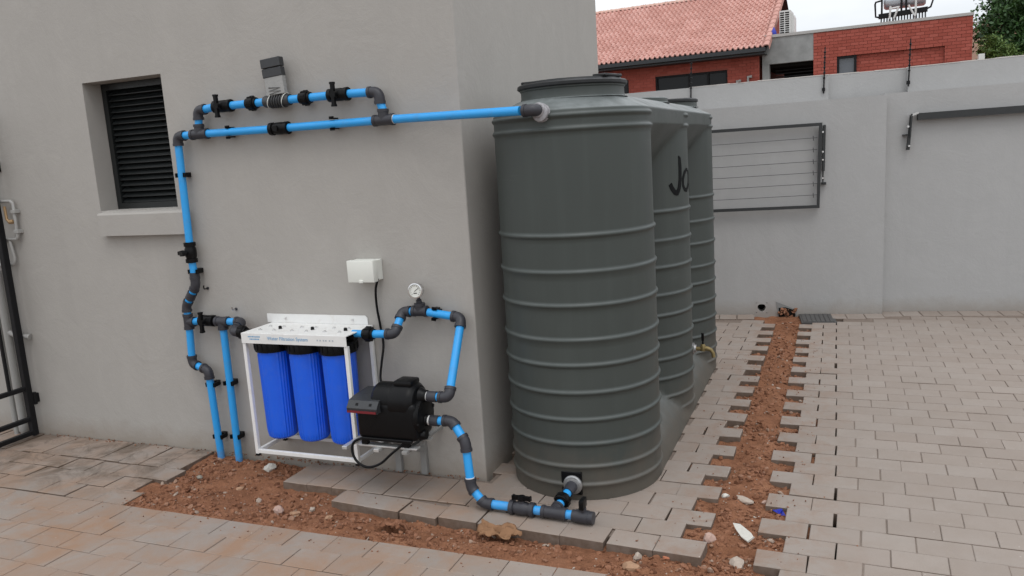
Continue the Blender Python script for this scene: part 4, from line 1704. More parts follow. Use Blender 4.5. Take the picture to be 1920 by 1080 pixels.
# gauge
gc = V((-1.938, PY - 0.02, 0.995))
d = MB()
d.cyl(gt + Z * 0.036, V((gc.x, PY - 0.005, 0.945)), 0.016, 0.014, 12)
d.cyl(V((gc.x, PY - 0.005, 0.945)), V((gc.x, PY - 0.006, 0.965)), 0.009, None, 8)
part('gauge_stem', d, M['fit'], pp, smooth=40)
gd = V((0.10, -1, 0.05)).normalized()
d = MB()
d.lathe(gc, [(0.034, -0.02), (0.036, -0.016), (0.036, 0.010), (0.0385, 0.012), (0.0385, 0.018), (0.033, 0.019), (0.032, 0.012), (0.001, 0.012)], 32, gd)
gp = part('gauge', d, M['chrome'], pp, smooth=35)
d = MB()
d.lathe(gc, [(0.0318, 0.0125), (0.0318, 0.0145), (0.001, 0.0145)], 32, gd)
part('dial', d, M['cream'], gp)
ga = gd.cross(Z).normalized()
gb = ga.cross(gd)
d = MB()
for k in range(13):
    th = radians(-45 + 270 * k / 12)
    v_ = ga * cos(th) + gb * sin(th)
    d.obox(gc + gd * 0.0150 + v_ * 0.025, v_ * 0.003, gd.cross(v_) * 0.0009, gd * 0.0004)
v_ = ga * cos(2.5) + gb * sin(2.5)
d.obox(gc + gd * 0.0156 + v_ * 0.009, v_ * 0.014, gd.cross(v_) * 0.0012, gd * 0.0004)
d.obox(gc + gd * 0.0150 - gb * 0.012, ga * 0.009, gb * 0.0022, gd * 0.0004)
part('dial_mark', d, M['black'], gp)

# --- booster pump
pu = thing('booster_pump', 'black booster pump with red stripe on wall brackets beside the filter', 'pump', (-1.99, 3.25, 0.30))
d = MB()
d.bbox((-2.165, 3.158, 0.312), (-1.835, 3.338, 0.505), 0.028, 3)
# rounded upper shell over the motor, two stepped barrels lying along x
d.lathe((-2.085, 3.25, 0.492), [(0.05, 0), (0.078, 0.006), (0.088, 0.02), (0.088, 0.100), (0.086, 0.104), (0.095, 0.108), (0.0965, 0.118), (0.0965, 0.20), (0.092, 0.216), (0.078, 0.232), (0.05, 0.240)], 40, X)
d.bbox((-1.965, 3.20, 0.572), (-1.865, 3.295, 0.603), 0.012, 2)
bd = part('body', d, M['black'], pu, smooth=32)
d = MB()
d.lathe((-1.852, 3.25, 0.425), [(0.086, 0), (0.092, 0.006), (0.092, 0.018), (0.084, 0.026), (0.05, 0.030)], 36, X)
for zz, yy in ((0.520, 3.25), (0.400, 3.25)):
    d.lathe((-1.845, yy, zz), [(0.042, 0), (0.040, 0.010), (0.031, 0.022), (0.030, 0.034)], 24, X)
d.lathe((-1.845, 3.222, 0.335), [(0.030, 0), (0.026, 0.014), (0.022, 0.03)], 18, X)
for k in range(6):
    th = 2 * pi * k / 6 + 0.3
    d.cyl((-1.85, 3.25 + 0.080 * cos(th), 0.425 + 0.080 * sin(th)), (-1.822, 3.25 + 0.080 * cos(th), 0.425 + 0.080 * sin(th)), 0.010, None, 8)
part('end_flange', d, M['black'], pu, smooth=32)
# control panel hood at the left front
d = MB()
hp_ = [(3.128, 0.455), (3.124, 0.480), (3.150, 0.512), (3.205, 0.522), (3.330, 0.528), (3.335, 0.455)]
d.prism(hp_, -2.187, -2.02, lambda y, z, x: V((x, y, z)))
hood = part('control_hood', d, M['dgrey'], pu)
d = MB()
d.box((-2.184, 3.1205, 0.4575), (-2.024, 3.1245, 0.4680))
part('red_stripe', d, M['red'], hood)
d = MB()
for k in range(2):
    x = -2.145 + k * 0.075
    d.obox(V((x + 0.01, 3.1365, 0.4968)), X * 0.006, V((0, 0.63, 0.776)) * 0.006, V((0, -0.776, 0.63)) * 0.002)
part('button', d, M['black'], hood)
d = MB()
d.bbox((-2.14, 3.152, 0.31), (-1.86, 3.166, 0.325), 0.003)
part('base_ridge', d, M['black'], pu)
for x in (-2.13, -1.90):
    for y in (3.175, 3.315):
        d = MB()
        d.bbox((x - 0.018, y - 0.014, 0.2835), (x + 0.018, y + 0.014, 0.316), 0.004)
        part('foot', d, M['black'], pu)
# brackets that carry the pump
br = thing('pump_bracket', 'steel wall bracket with pale arms carrying the black pump', 'bracket', (-2.0, 3.5, 0.0))
d = MB()
d.bbox((-2.175, 3.165, 0.274), (-1.845, 3.205, 0.283), 0.0015)
d.bbox((-2.175, 3.295, 0.274), (-1.845, 3.335, 0.283), 0.0015)
part('carrier_bar', d, M['alu'], br)
for x in (-2.235, -2.055, -1.90):
    d = MB()
    d.bbox((x - 0.014, 3.14, 0.258), (x + 0.014, 3.527, 0.2735), 0.0015)
    part('arm', d, M['alu'] if x < -1.95 else M['greysteel'], br)
for x in (-2.160, -2.006):
    d = MB()
    d.box((x - 0.017, 3.505, 0.0), (x + 0.017, 3.5285, 0.257))
    part('upright', d, M['greysteel'], br)
    d = MB()
    d.obox(V((x, 3.40, 0.185)), X * 0.012, V((0, -0.16, 0.075)), V((0, 0.005, 0.011)))
    part('brace', d, M['greysteel'], br)
# cables
d = MB()


def spline(pts, n_=8):
    pts = [V(p) for p in pts]
    out = []
    for i in range(len(pts) - 1):
        p0, p1, p2, p3 = pts[max(0, i - 1)], pts[i], pts[i + 1], pts[min(len(pts) - 1, i + 2)]
        for s2 in range(n_):
            t2 = s2 / n_
            out.append(0.5 * ((2 * p1) + (p2 - p0) * t2 + (2 * p0 - 5 * p1 + 4 * p2 - p3) * t2 ** 2 + (3 * p1 - p0 - 3 * p2 + p3) * t2 ** 3))
    out.append(pts[-1])
    return out


d.tube(spline([(-2.165, 3.478, 1.05), (-2.195, 3.495, 0.99), (-2.206, 3.508, 0.90), (-2.20, 3.515, 0.80), (-2.182, 3.50, 0.70), (-2.165, 3.44, 0.62), (-2.13, 3.36, 0.56), (-2.09, 3.32, 0.515)]), 0.0065, 8)
tag(part('power_cable', d, M['black'], smooth=50), 'black cable hanging from the cream box down to the pump', 'cable')
d = MB()
d.tube(spline([(-2.13, 3.17, 0.318), (-2.178, 3.15, 0.30), (-2.19, 3.14, 0.255), (-2.165, 3.135, 0.205), (-2.11, 3.135, 0.18), (-2.04, 3.14, 0.20), (-1.98, 3.15, 0.25), (-1.92, 3.17, 0.30), (-1.90, 3.19, 0.33)]), 0.0065, 8)
tag(part('loose_cable', d, M['black'], smooth=50), 'black cable looping below the pump', 'cable')

# --- suction pipe along the ground from the tank outlet to the pump
sp_ = thing('suction_pipe', 'blue and grey pipe on the paving from tank outlet to pump', 'pipe', (-1.3, 3.19, 0.045))
d = MB()
d.cyl((-1.818, 3.25, 0.400), (-1.800, 3.25, 0.400), 0.0235, None, 16)
part('thread_tape', d, M['white'], sp_, smooth=40)
d = MB()
d.tube([(-1.801, 3.25, 0.400), (-1.758, 3.25, 0.400)], [0.0268, 0.0268], 18)
part('coupling', d, M['fit'], sp_, smooth=40)
f1 = V((-1.686, 3.25, 0.404))
pipe(sp_, (-1.762, 3.25, 0.400), f1 - X * 0.03)
f2 = V((-1.612, 3.222, 0.318))
fd = (f2 - f1).normalized()
elbow(sp_, f1, -X, fd, 0.046, 0.030)
pipe(sp_, f1 + fd * 0.02, f2 - fd * 0.02)
f3_ = V((-1.588, 3.20, 0.100))
fe = (f3_ - f2).normalized()
elbow(sp_, f2, -fd, fe, 0.030, 0.046)
pipe(sp_, f2 + fe * 0.035, f3_ - fe * 0.03)
d = MB()
d.cyl(f3_ - fe * 0.050, f3_ - fe * 0.046, 0.0225, None, 18)
part('glue_ring', d, M['white'], sp_, smooth=40)
f4 = V((-1.522, 3.188, 0.036))
ff = (f4 - f3_).normalized()
elbow(sp_, f3_, -fe, ff, 0.045, 0.024)
pipe(sp_, f3_ + ff * 0.015, f4 - ff * 0.015)
eR = V((-0.982, 3.166, 0.036))
fr = (eR - f4).normalized()
elbow(sp_, f4, -ff, fr, 0.024, 0.045)


def along(s2):
    return f4 + fr * s2


pipe(sp_, along(0.035), along(0.150))
valve(sp_, along(0.195), fr, Z, fr, ln=0.062, hl=0.045, mat='fit')
pipe(sp_, along(0.25), along(0.30))
tc_ = along(0.352)
tee(sp_, tc_, fr, V((0.02, 1, 0.16)), 0.058, 0.05)
pipe(sp_, along(0.40), along(0.45))
d = MB()
vc = along(0.49)
d.tube([along(0.44), along(0.455), along(0.456), along(0.515), along(0.516), along(0.538)], [0.027, 0.027, 0.030, 0.030, 0.028, 0.028], 18, cap=False)
d.tube([along(0.538), along(0.50)], [0.0225, 0.0225], 18)
d.add([], [])
# ring closing the open end
n0 = len(d.v)
a_ = fr.cross(Z).normalized()
b_ = a_.cross(fr)
for rr_ in (0.028, 0.0225):
    for k in range(18):
        th = 2 * pi * k / 18
        d.v.append(tuple(along(0.538) + (a_ * cos(th) + b_ * sin(th)) * rr_))
for k in range(18):
    k2_ = (k + 1) % 18
    d.f.append((n0 + k, n0 + k2_, n0 + 18 + k2_, n0 + 18 + k))
    d.mi.append(0)
d.cyl(vc, vc + Z * 0.042, 0.017, 0.015, 14)
ev = part('end_valve', d, M['fit'], sp_, smooth=35)
d = MB()
d.bbox((vc.x - 0.011, vc.y - 0.03, vc.z + 0.040), (vc.x + 0.011, vc.y + 0.03, vc.z + 0.085), 0.005, 2)
part('handle', d, M['black'], ev, smooth=40)
bd_ = (OUT + V((0.008, -0.012, -0.004)) - tc_).normalized()
bl_ = (OUT + V((0.008, -0.012, -0.004)) - tc_).length
pipe(sp_, tc_ + bd_ * 0.045, tc_ + bd_ * (bl_ - 0.03))
union(sp_, tc_ + bd_ * 0.095, bd_, 0.036, 0.024)
d = MB()
d.cyl(tc_ + bd_ * (bl_ - 0.062), tc_ + bd_ * bl_, 0.027, 0.029, 18)
part('coupling', d, M['fit'], sp_, smooth=40)

# --- junction box
jb = thing('junction_box', 'small cream plastic socket box on the wall above the filter', 'electrical box', (-2.23, 3.48, 1.09))
d = MB()
d.bbox((-2.315, 3.432, 1.038), (-2.160, 3.475, 1.150), 0.004, 2)
part('cover', d, M['cream'], jb, smooth=40)
d = MB()
d.bbox((-2.312, 3.4755, 1.041), (-2.163, 3.529, 1.147), 0.003, 1)
part('back_box', d, M['cream'], jb, smooth=40)
d = MB()
d.bbox((-2.247, 3.425, 1.036), (-2.225, 3.434, 1.050), 0.002)
part('latch', d, M['cream'], jb)
# spare wall plugs
for (x, z), lab in (((-3.140, 0.868), 'small grey wall hook above the filter inlet pipe'), ((-3.325, 0.986), 'small dark wall hook beside the bent down pipe')):
    hk = thing('wall_hook', lab, 'hook', (x, 3.52, z))
    d = MB()
    d.tube([(x, 3.529, z), (x, 3.50, z), (x, 3.495, z + 0.012), (x + 0.002, 3.497, z + 0.022)], 0.0038, 8)
    part('shank', d, M['chrome'] if x > -3.2 else M['blackm'], hk, smooth=50)
    d = MB()
    d.cyl((x, 3.5295, z), (x, 3.522, z), 0.008, None, 10)
    part('plug', d, M['fit'], hk)

# ------------------------------------------------------------------ left edge: gate and wall pipes
gt_ = thing('steel_gate', 'black steel gate standing open at the left end of the house wall', 'gate', (-4.87, 3.47, 0))
d = MB()
GX = -4.87
for y in (3.462, 2.35):
    d.bbox((GX - 0.02, y - 0.02, 0.012), (GX + 0.02, y + 0.02, 2.1), 0.003)
for z in (0.032, 0.125, 0.330, 2.08):
    d.bbox((GX - 0.016, 2.37, z - 0.014), (GX + 0.016, 3.442, z + 0.014), 0.003)
part('frame', d, M['blackm'], gt_)
for k in range(8):
    y = 3.345 - k * 0.118
    d = MB()
    d.box((GX - 0.008, y - 0.008, 0.344), (GX + 0.008, y + 0.008, 2.066))
    part('bar', d, M['blackm'], gt_)
for z in (0.25, 1.75):
    d = MB()
    d.cyl((GX + 0.004, 3.500, z - 0.04), (GX + 0.004, 3.500, z + 0.04), 0.014, None, 12)
    d.box((GX - 0.006, 3.505, z - 0.03), (GX + 0.012, 3.5285, z + 0.03))
    part('hinge', d, M['blackm'], gt_)
wpip = thing('wall_pipes', 'pale water pipes with a brass valve on the wall above the gate', 'pipes', (-4.85, 3.5, 1.3))
YP = 3.502
d = MB()
d.tube([(-5.4, YP, 1.548), (-4.785, YP, 1.535), (-4.768, YP, 1.520), (-4.770, YP, 1.315), (-4.782, YP, 1.298), (-5.4, YP, 1.285)], 0.0105, 12)
part('pipe', d, M['conduit'], wpip, smooth=60)
d = MB()
d.tube([(-4.850, YP, 1.285), (-4.832, YP, 1.175), (-4.838, YP, 1.150), (-4.855, YP, 1.135), (-5.4, YP, 1.12)], 0.0105, 12)
part('pipe', d, M['conduit'], wpip, smooth=60)
d = MB()
for x, z in ((-4.768, 1.470), (-4.770, 1.345), (-4.90, 1.288)):
    d.bbox((x - 0.016, YP - 0.014, z - 0.011), (x + 0.020, 3.529, z + 0.011), 0.002)
part('pipe_clip', d, M['conduit'], wpip)
d = MB()
d.tube([(-4.835, YP - 0.01, 1.505), (-4.832, YP - 0.01, 1.425), (-4.815, YP - 0.01, 1.405), (-4.772, YP - 0.002, 1.408)], 0.009, 10)
d.cyl((-4.80, YP - 0.02, 1.408), (-4.775, YP - 0.01, 1.408), 0.014, None, 10)
part('brass_valve', d, M['copper'], wpip, smooth=50)
wp2 = thing('waste_pipe', 'grey waste pipe running down the wall behind the open gate', 'pipe', (-4.98, 3.48, 0.0))
d = MB()
d.cyl((-4.985, 3.48, -0.02), (-4.985, 3.48, 1.1), 0.024, None, 16)
d.cyl((-5.06, 3.48, -0.02), (-5.06, 3.48, 1.1), 0.017, None, 16)
part('pipe', d, M['conduit'], wp2, smooth=50)
d = MB()
d.tube([(-4.985, 3.48, 0.70), (-4.93, 3.485, 0.675), (-4.855, 3.50, 0.668), (-4.825, 3.51, 0.66)], [0.018, 0.016, 0.014, 0.022], 12)
part('pipe', d, M['conduit'], wp2, smooth=50)
d = MB()
d.lathe((-4.985, 3.48, 0.05), [(0.026, -0.03), (0.032, -0.02), (0.032, 0.03), (0.026, 0.04)], 16)
part('coupling', d, M['conduit'], wp2, smooth=40)

# ------------------------------------------------------------------ houses behind the boundary wall
FO = V((-0.761, 26.989, 0))
FA = radians(-4)
FU, FN = V((cos(FA), sin(FA), 0)), V((-sin(FA), cos(FA), 0))


def fp(t, z, dp=0.0):
    return FO + FU * t + FN * dp + V((0, 0, z))


def brick_skin(mb, t0, t1, z0, z1, dp, holes=(), seed=1):
    """running bond bricks, 12 mm proud of the wall behind"""
    rb = random.Random(seed)
    L_, H_ = 0.232, 0.086
    nrow = int((z1 - z0) / H_)
    for j in range(nrow):
        za, zb = z0 + (z1 - z0) * j / nrow, z0 + (z1 - z0) * (j + 1) / nrow - 0.011
        t = t0 - (L_ / 2 if j % 2 else 0)
        while t < t1:
            a, b2 = max(t, t0), min(t + L_ - 0.011, t1)
            t += L_
            if b2 - a < 0.03:
                continue
            skip = False
            for h0, h1, hz0, hz1 in holes:
                if zb > hz0 and za < hz1 and b2 > h0 and a < h1:
                    if a < h0 - 0.02:
                        b2 = h0
                    elif b2 > h1 + 0.02:
                        a = h1
                    else:
                        skip = True
            if skip or b2 - a < 0.03:
                continue
            e = rb.uniform(-0.002, 0.003)
            q = [fp(a, za, dp - 0.012 - e), fp(b2, za, dp - 0.012 - e), fp(b2, zb, dp - 0.012 - e), fp(a, zb, dp - 0.012 - e),
                 fp(a, za, dp), fp(b2, za, dp), fp(b2, zb, dp), fp(a, zb, dp)]
            mb.add(q, [(0, 1, 2, 3), (0, 4, 5, 1), (1, 5, 6, 2), (2, 6, 7, 3), (3, 7, 4, 0)])


ff3 = lambda t, z, d_: fp(t, z, d_)
th = thing('tiled_house', 'red brick house with pinkish terracotta tiled roof beyond the boundary wall', 'house', tuple(fp(-5, 0, 2)))
d = MB()
BWx = (-4.87, -2.51, 2.2, 3.765)
LWx = (-7.2, -5.79, 2.2, 3.75)
for a, b2, z0, z1 in ((-13, LWx[0], 0, 4.12), (LWx[1], BWx[0], 0, 4.12), (BWx[1], -1.52, 0, 4.12), (LWx[0], LWx[1], 0, 2.2), (LWx[0], LWx[1], 3.75, 4.12), (BWx[0], BWx[1], 0, 2.2), (BWx[0], BWx[1], 3.765, 4.12)):
    d.prism([(a, z0), (b2, z0), (b2, z1), (a, z1)], 0, 0.22, ff3)
# gable end wall on the right
RUN, PIT = 4.25, radians(29)
EZ, ED, ET = 4.285, -0.6, -1.21
RZ = EZ + RUN * math.tan(PIT)
vs_ = [fp(-1.52, 0, 0.22), fp(-1.52, 0, 7.0), fp(-1.52, 4.35, 7.0), fp(-1.52, RZ - 0.12, ED + RUN), fp(-1.52, 4.55, 0.22)]
d.add(vs_ + [p - FU * 0.22 for p in vs_], [(0, 1, 2, 3, 4), (9, 8, 7, 6, 5), (0, 4, 9, 5), (4, 3, 8, 9), (3, 2, 7, 8), (2, 1, 6, 7)])
wl = part('wall', d, M['mortar'], th)
d = MB()
brick_skin(d, -8.4, -1.52, 3.1, 4.09, 0.0, (BWx, LWx), 2)
part('brick_face', d, M['brick'], wl, kind='stuff')
for (a, b2, z0, z1), n_ in ((BWx, 2), (LWx, 1)):
    f_ = MB()
    f_.prism([(a, z1 - 0.06), (b2, z1 - 0.06), (b2, z1), (a, z1)], 0.04, 0.10, ff3)
    for t in [a, b2 - 0.06] + ([a + (b2 - a) * 0.46, a + (b2 - a) * 0.72] if n_ == 2 else []):
        f_.prism([(t, z0), (t + 0.06, z0), (t + 0.06, z1 - 0.06), (t, z1 - 0.06)], 0.04, 0.10, ff3)
    wn = part('window', f_, M['blackm'], th)
    g_ = MB()
    g_.prism([(a + 0.02, z0), (b2 - 0.02, z0), (b2 - 0.02, z1 - 0.02), (a + 0.02, z1 - 0.02)], 0.11, 0.12, ff3)
    part('pane', g_, M['glass'], wn)
    g_ = MB()
    if n_ == 2:
        for t0, t1 in ((a + 0.12, a + 0.85), (a + 1.25, a + 1.62), (b2 - 0.5, b2 - 0.12)):
            nn = int((t1 - t0) / 0.09)
            for k in range(nn):
                x = t0 + (t1 - t0) * k / nn
                g_.prism([(x, z0), (x + 0.05, z0), (x + 0.05, z1 - 0.15), (x, z1 - 0.15)], 0.122, 0.127, ff3)
        part('burglar_bar', g_, M['curtain'], wn)
# roof: deck, tiles, verge tiles, ridge tiles, gutter
SL = RUN / cos(PIT)
ROWS = 15
GAUGE = SL / ROWS


def rpnt(t, s_, h=0.0):
    """point on the roof plane: t along, s_ up the slope, h off the plane"""
    return fp(t, EZ + s_ * sin(PIT) + h * cos(PIT), ED + s_ * cos(PIT) - h * sin(PIT))


d = MB()
vs_ = [rpnt(-14, 0, -0.03), rpnt(ET, 0, -0.03), rpnt(ET, SL, -0.03), rpnt(-14, SL, -0.03)]
back = [fp(-14, 4.2, ED + 2 * RUN), fp(ET, 4.2, ED + 2 * RUN)]
d.add(vs_ + back, [(0, 1, 2, 3), (3, 2, 5, 4)])
d.add([p - Z * 0.08 for p in vs_[:3]] + vs_[:3], [(0, 1, 4, 3), (1, 2, 5, 4)])
rf = part('roof', d, M['gutter'], th)
TW = 0.33
tile = MB()
NXs = 16
vs_ = []
lu, ls, ln_ = V((1, 0, 0)), V((0, cos(PIT), sin(PIT))), V((0, -sin(PIT), cos(PIT)))
for (s_, lift) in ((-0.03, -0.008), (-0.03, 0.034), (GAUGE + 0.03, 0.0)):
    for i in range(NXs + 1):
        u_ = i / NXs
        ph = (u_ * 2) % 1.0
        hgt = 0.072 * (max(0.0, sin(pi * min(1, ph / 0.62))) if ph < 0.62 else 0.0)
        vs_.append(lu * (u_ - 0.5) * TW + ls * s_ + ln_ * (hgt + lift))
fs_ = []
for j in range(2):
    for i in range(NXs):
        fs_.append((j * (NXs + 1) + i, j * (NXs + 1) + i + 1, (j + 1) * (NXs + 1) + i + 1, (j + 1) * (NXs + 1) + i))
tile.add(vs_, fs_)
tile_me = tile.mesh('tile', M['tile'], smooth=55)
tile_far = MB()
cand = []
for j in range(ROWS):
    for i in range(30):
        t = ET - 0.06 - TW * (i + 0.5)
        p = rpnt(t, j * GAUGE)
        q = project(p)
        cand.append((q[0] > 1112 and q[1] > -14, q[2], t, j, p))
cand.sort(key=lambda c: (not c[0], c[1]))
rt = random.Random(8)
for n_, (vis, dep, t, j, p) in enumerate(cand):
    if n_ < 298:
        inst('tile', tile_me, rf, p + FN * rt.gauss(0, 0.003), rot=(rt.gauss(0, 0.006), rt.gauss(0, 0.006), FA))
    else:
        m4 = Matrix.Translation(p) @ Matrix.Rotation(FA, 4, 'Z')
        tile_far.add([m4 @ V(v) for v in tile.v], tile.f)
part('tile_field', tile_far, M['tile'], rf, kind='stuff', smooth=55)
vt = MB()
for k in range(7):
    pass
vprof = [(-0.10, 0.035), (-0.05, 0.075), (0.03, 0.08), (0.075, 0.055), (0.085, -0.10)]
vs_ = []
for s_, lift in ((-0.05, -0.012), (-0.05, 0.022), (GAUGE + 0.03, 0.0)):
    for x, h in vprof:
        vs_.append(lu * x + ls * s_ + ln_ * (h + lift))
np_ = len(vprof)
vt.add(vs_, [(j * np_ + i, j * np_ + i + 1, (j + 1) * np_ + i + 1, (j + 1) * np_ + i) for j in range(2) for i in range(np_ - 1)])
vt_me = vt.mesh('verge_tile', M['tile'], smooth=30)
for j in range(ROWS):
    inst('verge_tile', vt_me, rf, rpnt(ET, j * GAUGE), rot=(rt.gauss(0, 0.01), 0, FA))
rd = MB()
rprof = [(0.20 * cos(a), 0.10 * sin(a)) for a in [pi * i / 8 for i in range(9)]]
vs_ = []
for x, sc in ((-0.235, 1.12), (-0.19, 1.12), (-0.185, 1.0), (0.235, 1.0)):
    for y, z in rprof:
        vs_.append((x, y * sc, z * sc))
rd.add(vs_, [(j * 9 + i, j * 9 + i + 1, (j + 1) * 9 + i + 1, (j + 1) * 9 + i) for j in range(3) for i in range(8)])
rd_me = rd.mesh('ridge_tile', M['ridge'], smooth=50)
for k in range(24):
    inst('ridge_tile', rd_me, rf, rpnt(ET - 0.2 - 0.42 * k, SL, -0.045), rot=(0, 0, FA))
d = MB()
gp_ = [(-0.13, -0.02), (-0.13, -0.135), (-0.02, -0.15), (0.0, -0.02)]
vs_ = [fp(t, EZ + z + 0.0, ED + y) for t in (-13, ET - 0.02) for y, z in gp_]
d.add(vs_, [(0, 1, 5, 4), (1, 2, 6, 5), (2, 3, 7, 6), (3, 0, 4, 7), (0, 3, 2, 1), (4, 5, 6, 7)])
part('gutter', d, M['gutter'], th)
d = MB()
d.prism([(-13, 4.08), (ET - 0.06, 4.08), (ET - 0.06, 4.24), (-13, 4.24)], ED + 0.005, ED + 0.035, ff3)
d.prism([(-13, 4.085), (ET - 0.06, 4.085), (ET - 0.06, 4.10), (-13, 4.10)], ED + 0.035, 0.0, ff3)
part('fascia', d, M['gutter'], th)
d = MB()
for t, z in ((-2.20, 3.32), (-1.86, 3.42)):
    d.tube([fp(t, 2.6, -0.06), fp(t, z + 0.05, -0.06), fp(t + 0.12, z + 0.06, -0.06)], 0.045, 10)
part('vent_pipe', d, M['conduit'], th, smooth=50)

# flat roofed annex: bare concrete lintel, carport opening, brick front
an = thing('brick_annex', 'flat roofed annex of red brick and bare concrete right of the tiled house', 'house', tuple(fp(2, 0, 2)))
d = MB()
d.prism([(-1.43, 3.80), (0.08, 3.80), (0.08, 4.60), (-1.43, 4.60)], 0.01, 0.25, ff3)
d.prism([(-1.43, 0), (-1.22, 0), (-1.22, 3.80), (-1.43, 3.80)], 0.01, 0.25, ff3)
part('concrete_lintel', d, M['concrete'], an)
d = MB()
d.prism([(-1.22, 0), (0.08, 0), (0.08, 3.80), (-1.22, 3.80)], 3.5, 3.6, ff3)
d.prism([(-1.43, 3.7), (0.08, 3.7), (0.08, 3.80), (-1.43, 3.80)], 0.25, 3.5, ff3)
part('carport', d, M['dark'], an)
d = MB()
for k in range(7):
    z = 3.05 + k * 0.1
    d.prism([(-1.2, z), (0.07, z), (0.07, z + 0.03), (-1.2, z + 0.03)], 1.2, 1.24, ff3)
part('carport_slat', d, M['gutter'], an)
d = MB()
SW = (0.745, 1.29, 2.2, 3.83)
RC = (1.29, 3.62, 2.2, 3.83)
d.prism([(0.08, 0), (0.745, 0), (0.745, 4.60), (0.08, 4.60)], 0, 0.3, ff3)
d.prism([(0.745, 0), (1.29, 0), (1.29, 2.2), (0.745, 2.2)], 0, 0.3, ff3)
d.prism([(0.745, 3.83), (3.62, 3.83), (3.62, 4.60), (0.745, 4.60)], 0, 0.3, ff3)
d.prism([(1.29, 0), (3.62, 0), (3.62, 3.83), (1.29, 3.83)], 0.10, 0.3, ff3)
d.prism([(3.62, 0), (4.30, 0), (4.30, 4.58), (3.62, 4.60)], 0, 0.3, ff3)
d.prism([(4.08, 0), (4.30, 0), (4.30, 4.56), (4.08, 4.56)], 0.3, 7, ff3)
d.prism([(-1.43, 4.2), (4.08, 4.2), (4.08, 4.4), (-1.43, 4.4)], 0.3, 7, ff3)
aw = part('wall', d, M['mortar'], an)
d = MB()
brick_skin(d, 0.083, 4.30, 3.1, 4.56, 0.0, (SW, RC), 5)
brick_skin(d, 1.29, 3.62, 3.1, 3.82, 0.10, (), 6)
part('brick_face', d, M['brick'], aw, kind='stuff')
d = MB()
d.prism([(-1.40, 4.60), (4.32, 4.585), (4.32, 4.665), (-1.40, 4.685)], -0.03, 0.34, ff3)
d.prism([(4.05, 4.57), (4.32, 4.57), (4.32, 4.655), (4.05, 4.655)], 0.34, 7, ff3)
part('coping', d, M['gcope'], an)
d = MB()
a, b2, z0, z1 = SW
d.prism([(a, z1 - 0.07), (b2, z1 - 0.07), (b2, z1), (a, z1)], 0.02, 0.09, ff3)
d.prism([(a, z0), (a + 0.06, z0), (a + 0.06, z1 - 0.07), (a, z1 - 0.07)], 0.02, 0.09, ff3)
d.prism([(b2 - 0.07, z0), (b2, z0), (b2, z1 - 0.07), (b2 - 0.07, z1 - 0.07)], 0.02, 0.09, ff3)
wn = part('window', d, M['blackm'], an)
d = MB()
d.prism([(a + 0.03, z0), (b2 - 0.03, z0), (b2 - 0.03, z1 - 0.03), (a + 0.03, z1 - 0.03)], 0.095, 0.105, ff3)
part('pane', d, M['glassb'], wn)

# air conditioner outdoor unit
ac = thing('air_conditioner', 'pale outdoor air conditioner unit on the annex roof by the tiled verge', 'air conditioner', tuple(fp(-0.75, 4.66, 0.6)))
d = MB()
d.prism([(-0.965, 4.70), (-0.64, 4.70), (-0.64, 5.42), (-0.965, 5.42)], 0.45, 1.25, ff3)
d.prism([(-0.64, 4.72), (-0.545, 4.72), (-0.545, 5.22), (-0.57, 5.30), (-0.64, 5.34)], 0.55, 1.15, ff3)
part('casing', d, M['acbody'], ac)
d = MB()
for j in range(10):
    for t in (-0.945, -0.795):
        z = 4.735 + j * 0.066
        d.prism([(t, z), (t + 0.12, z), (t + 0.12, z + 0.042), (t, z + 0.042)], 0.446, 0.452, ff3)
part('vent_slot', d, M['dark'], ac)
d = MB()
for t in (-0.92, -0.70):
    d.prism([(t, 4.645), (t + 0.05, 4.645), (t + 0.05, 4.699), (t, 4.699)], 0.5, 1.2, ff3)
part('foot', d, M['gutter'], ac)
bk = MB()
bprof = [(0.075, 0.0), (0.085, 0.03), (0.075, 0.10), (0.045, 0.16), (0.02, 0.22), (0.004, 0.235)]
bk.lathe(fp(-1.10, 4.69, 0.18), bprof, 14)
tag(part('plastic_bag', bk, M['bluebag'], smooth=40), 'blue plastic bag on the annex parapet beside the roof verge', 'plastic bag')

# solar water heater
sg = thing('solar_geyser', 'silver solar water heater drum on white legs on the brick annex roof', 'solar heater', tuple(fp(2.5, 4.66, 1.5)))
SD = 1.5
d = MB()
d.lathe(fp(1.96, 5.44, SD), [(0.05, 0), (0.20, 0.02), (0.245, 0.07), (0.25, 0.10), (0.25, 1.08), (0.245, 1.12), (0.20, 1.17), (0.05, 1.19)], 28, FU)
part('drum', d, M['geyser'], sg, smooth=40)
d = MB()
for t in (2.47, 2.60, 1.93):
    d.tube([fp(t, 4.98, SD - 0.27), fp(t, 5.75, SD - 0.27)], 0.028, 8)
d.tube([fp(1.93, 5.45, SD - 0.27), fp(1.76, 5.42, SD - 0.27), fp(1.74, 5.36, SD - 0.27), fp(1.76, 4.99, SD - 0.27), fp(1.90, 4.95, SD - 0.27)], 0.028, 8)
d.tube([fp(3.10, 5.40, SD - 0.27), fp(3.30, 5.40, SD - 0.27), fp(3.34, 5.36, SD - 0.27), fp(3.26, 5.10, SD - 0.27), fp(3.16, 5.06, SD - 0.27)], 0.028, 8)
part('black_pipe', d, M['blackm'], sg, smooth=50)
d = MB()
d.prism([(1.84, 4.92), (3.18, 4.98), (3.18, 5.12), (1.84, 5.06)], SD - 0.3, SD - 0.15, ff3)
part('manifold', d, M['blackm'], sg)
d = MB()
for k in range(16):
    t = 1.92 + k * 0.08
    d.tube([fp(t, 4.93 + k * 0.0032, SD - 0.23), fp(t, 4.72, SD - 0.55)], 0.022, 8)
part('collector_tube', d, M['dgrey'], sg, smooth=50)
d = MB()
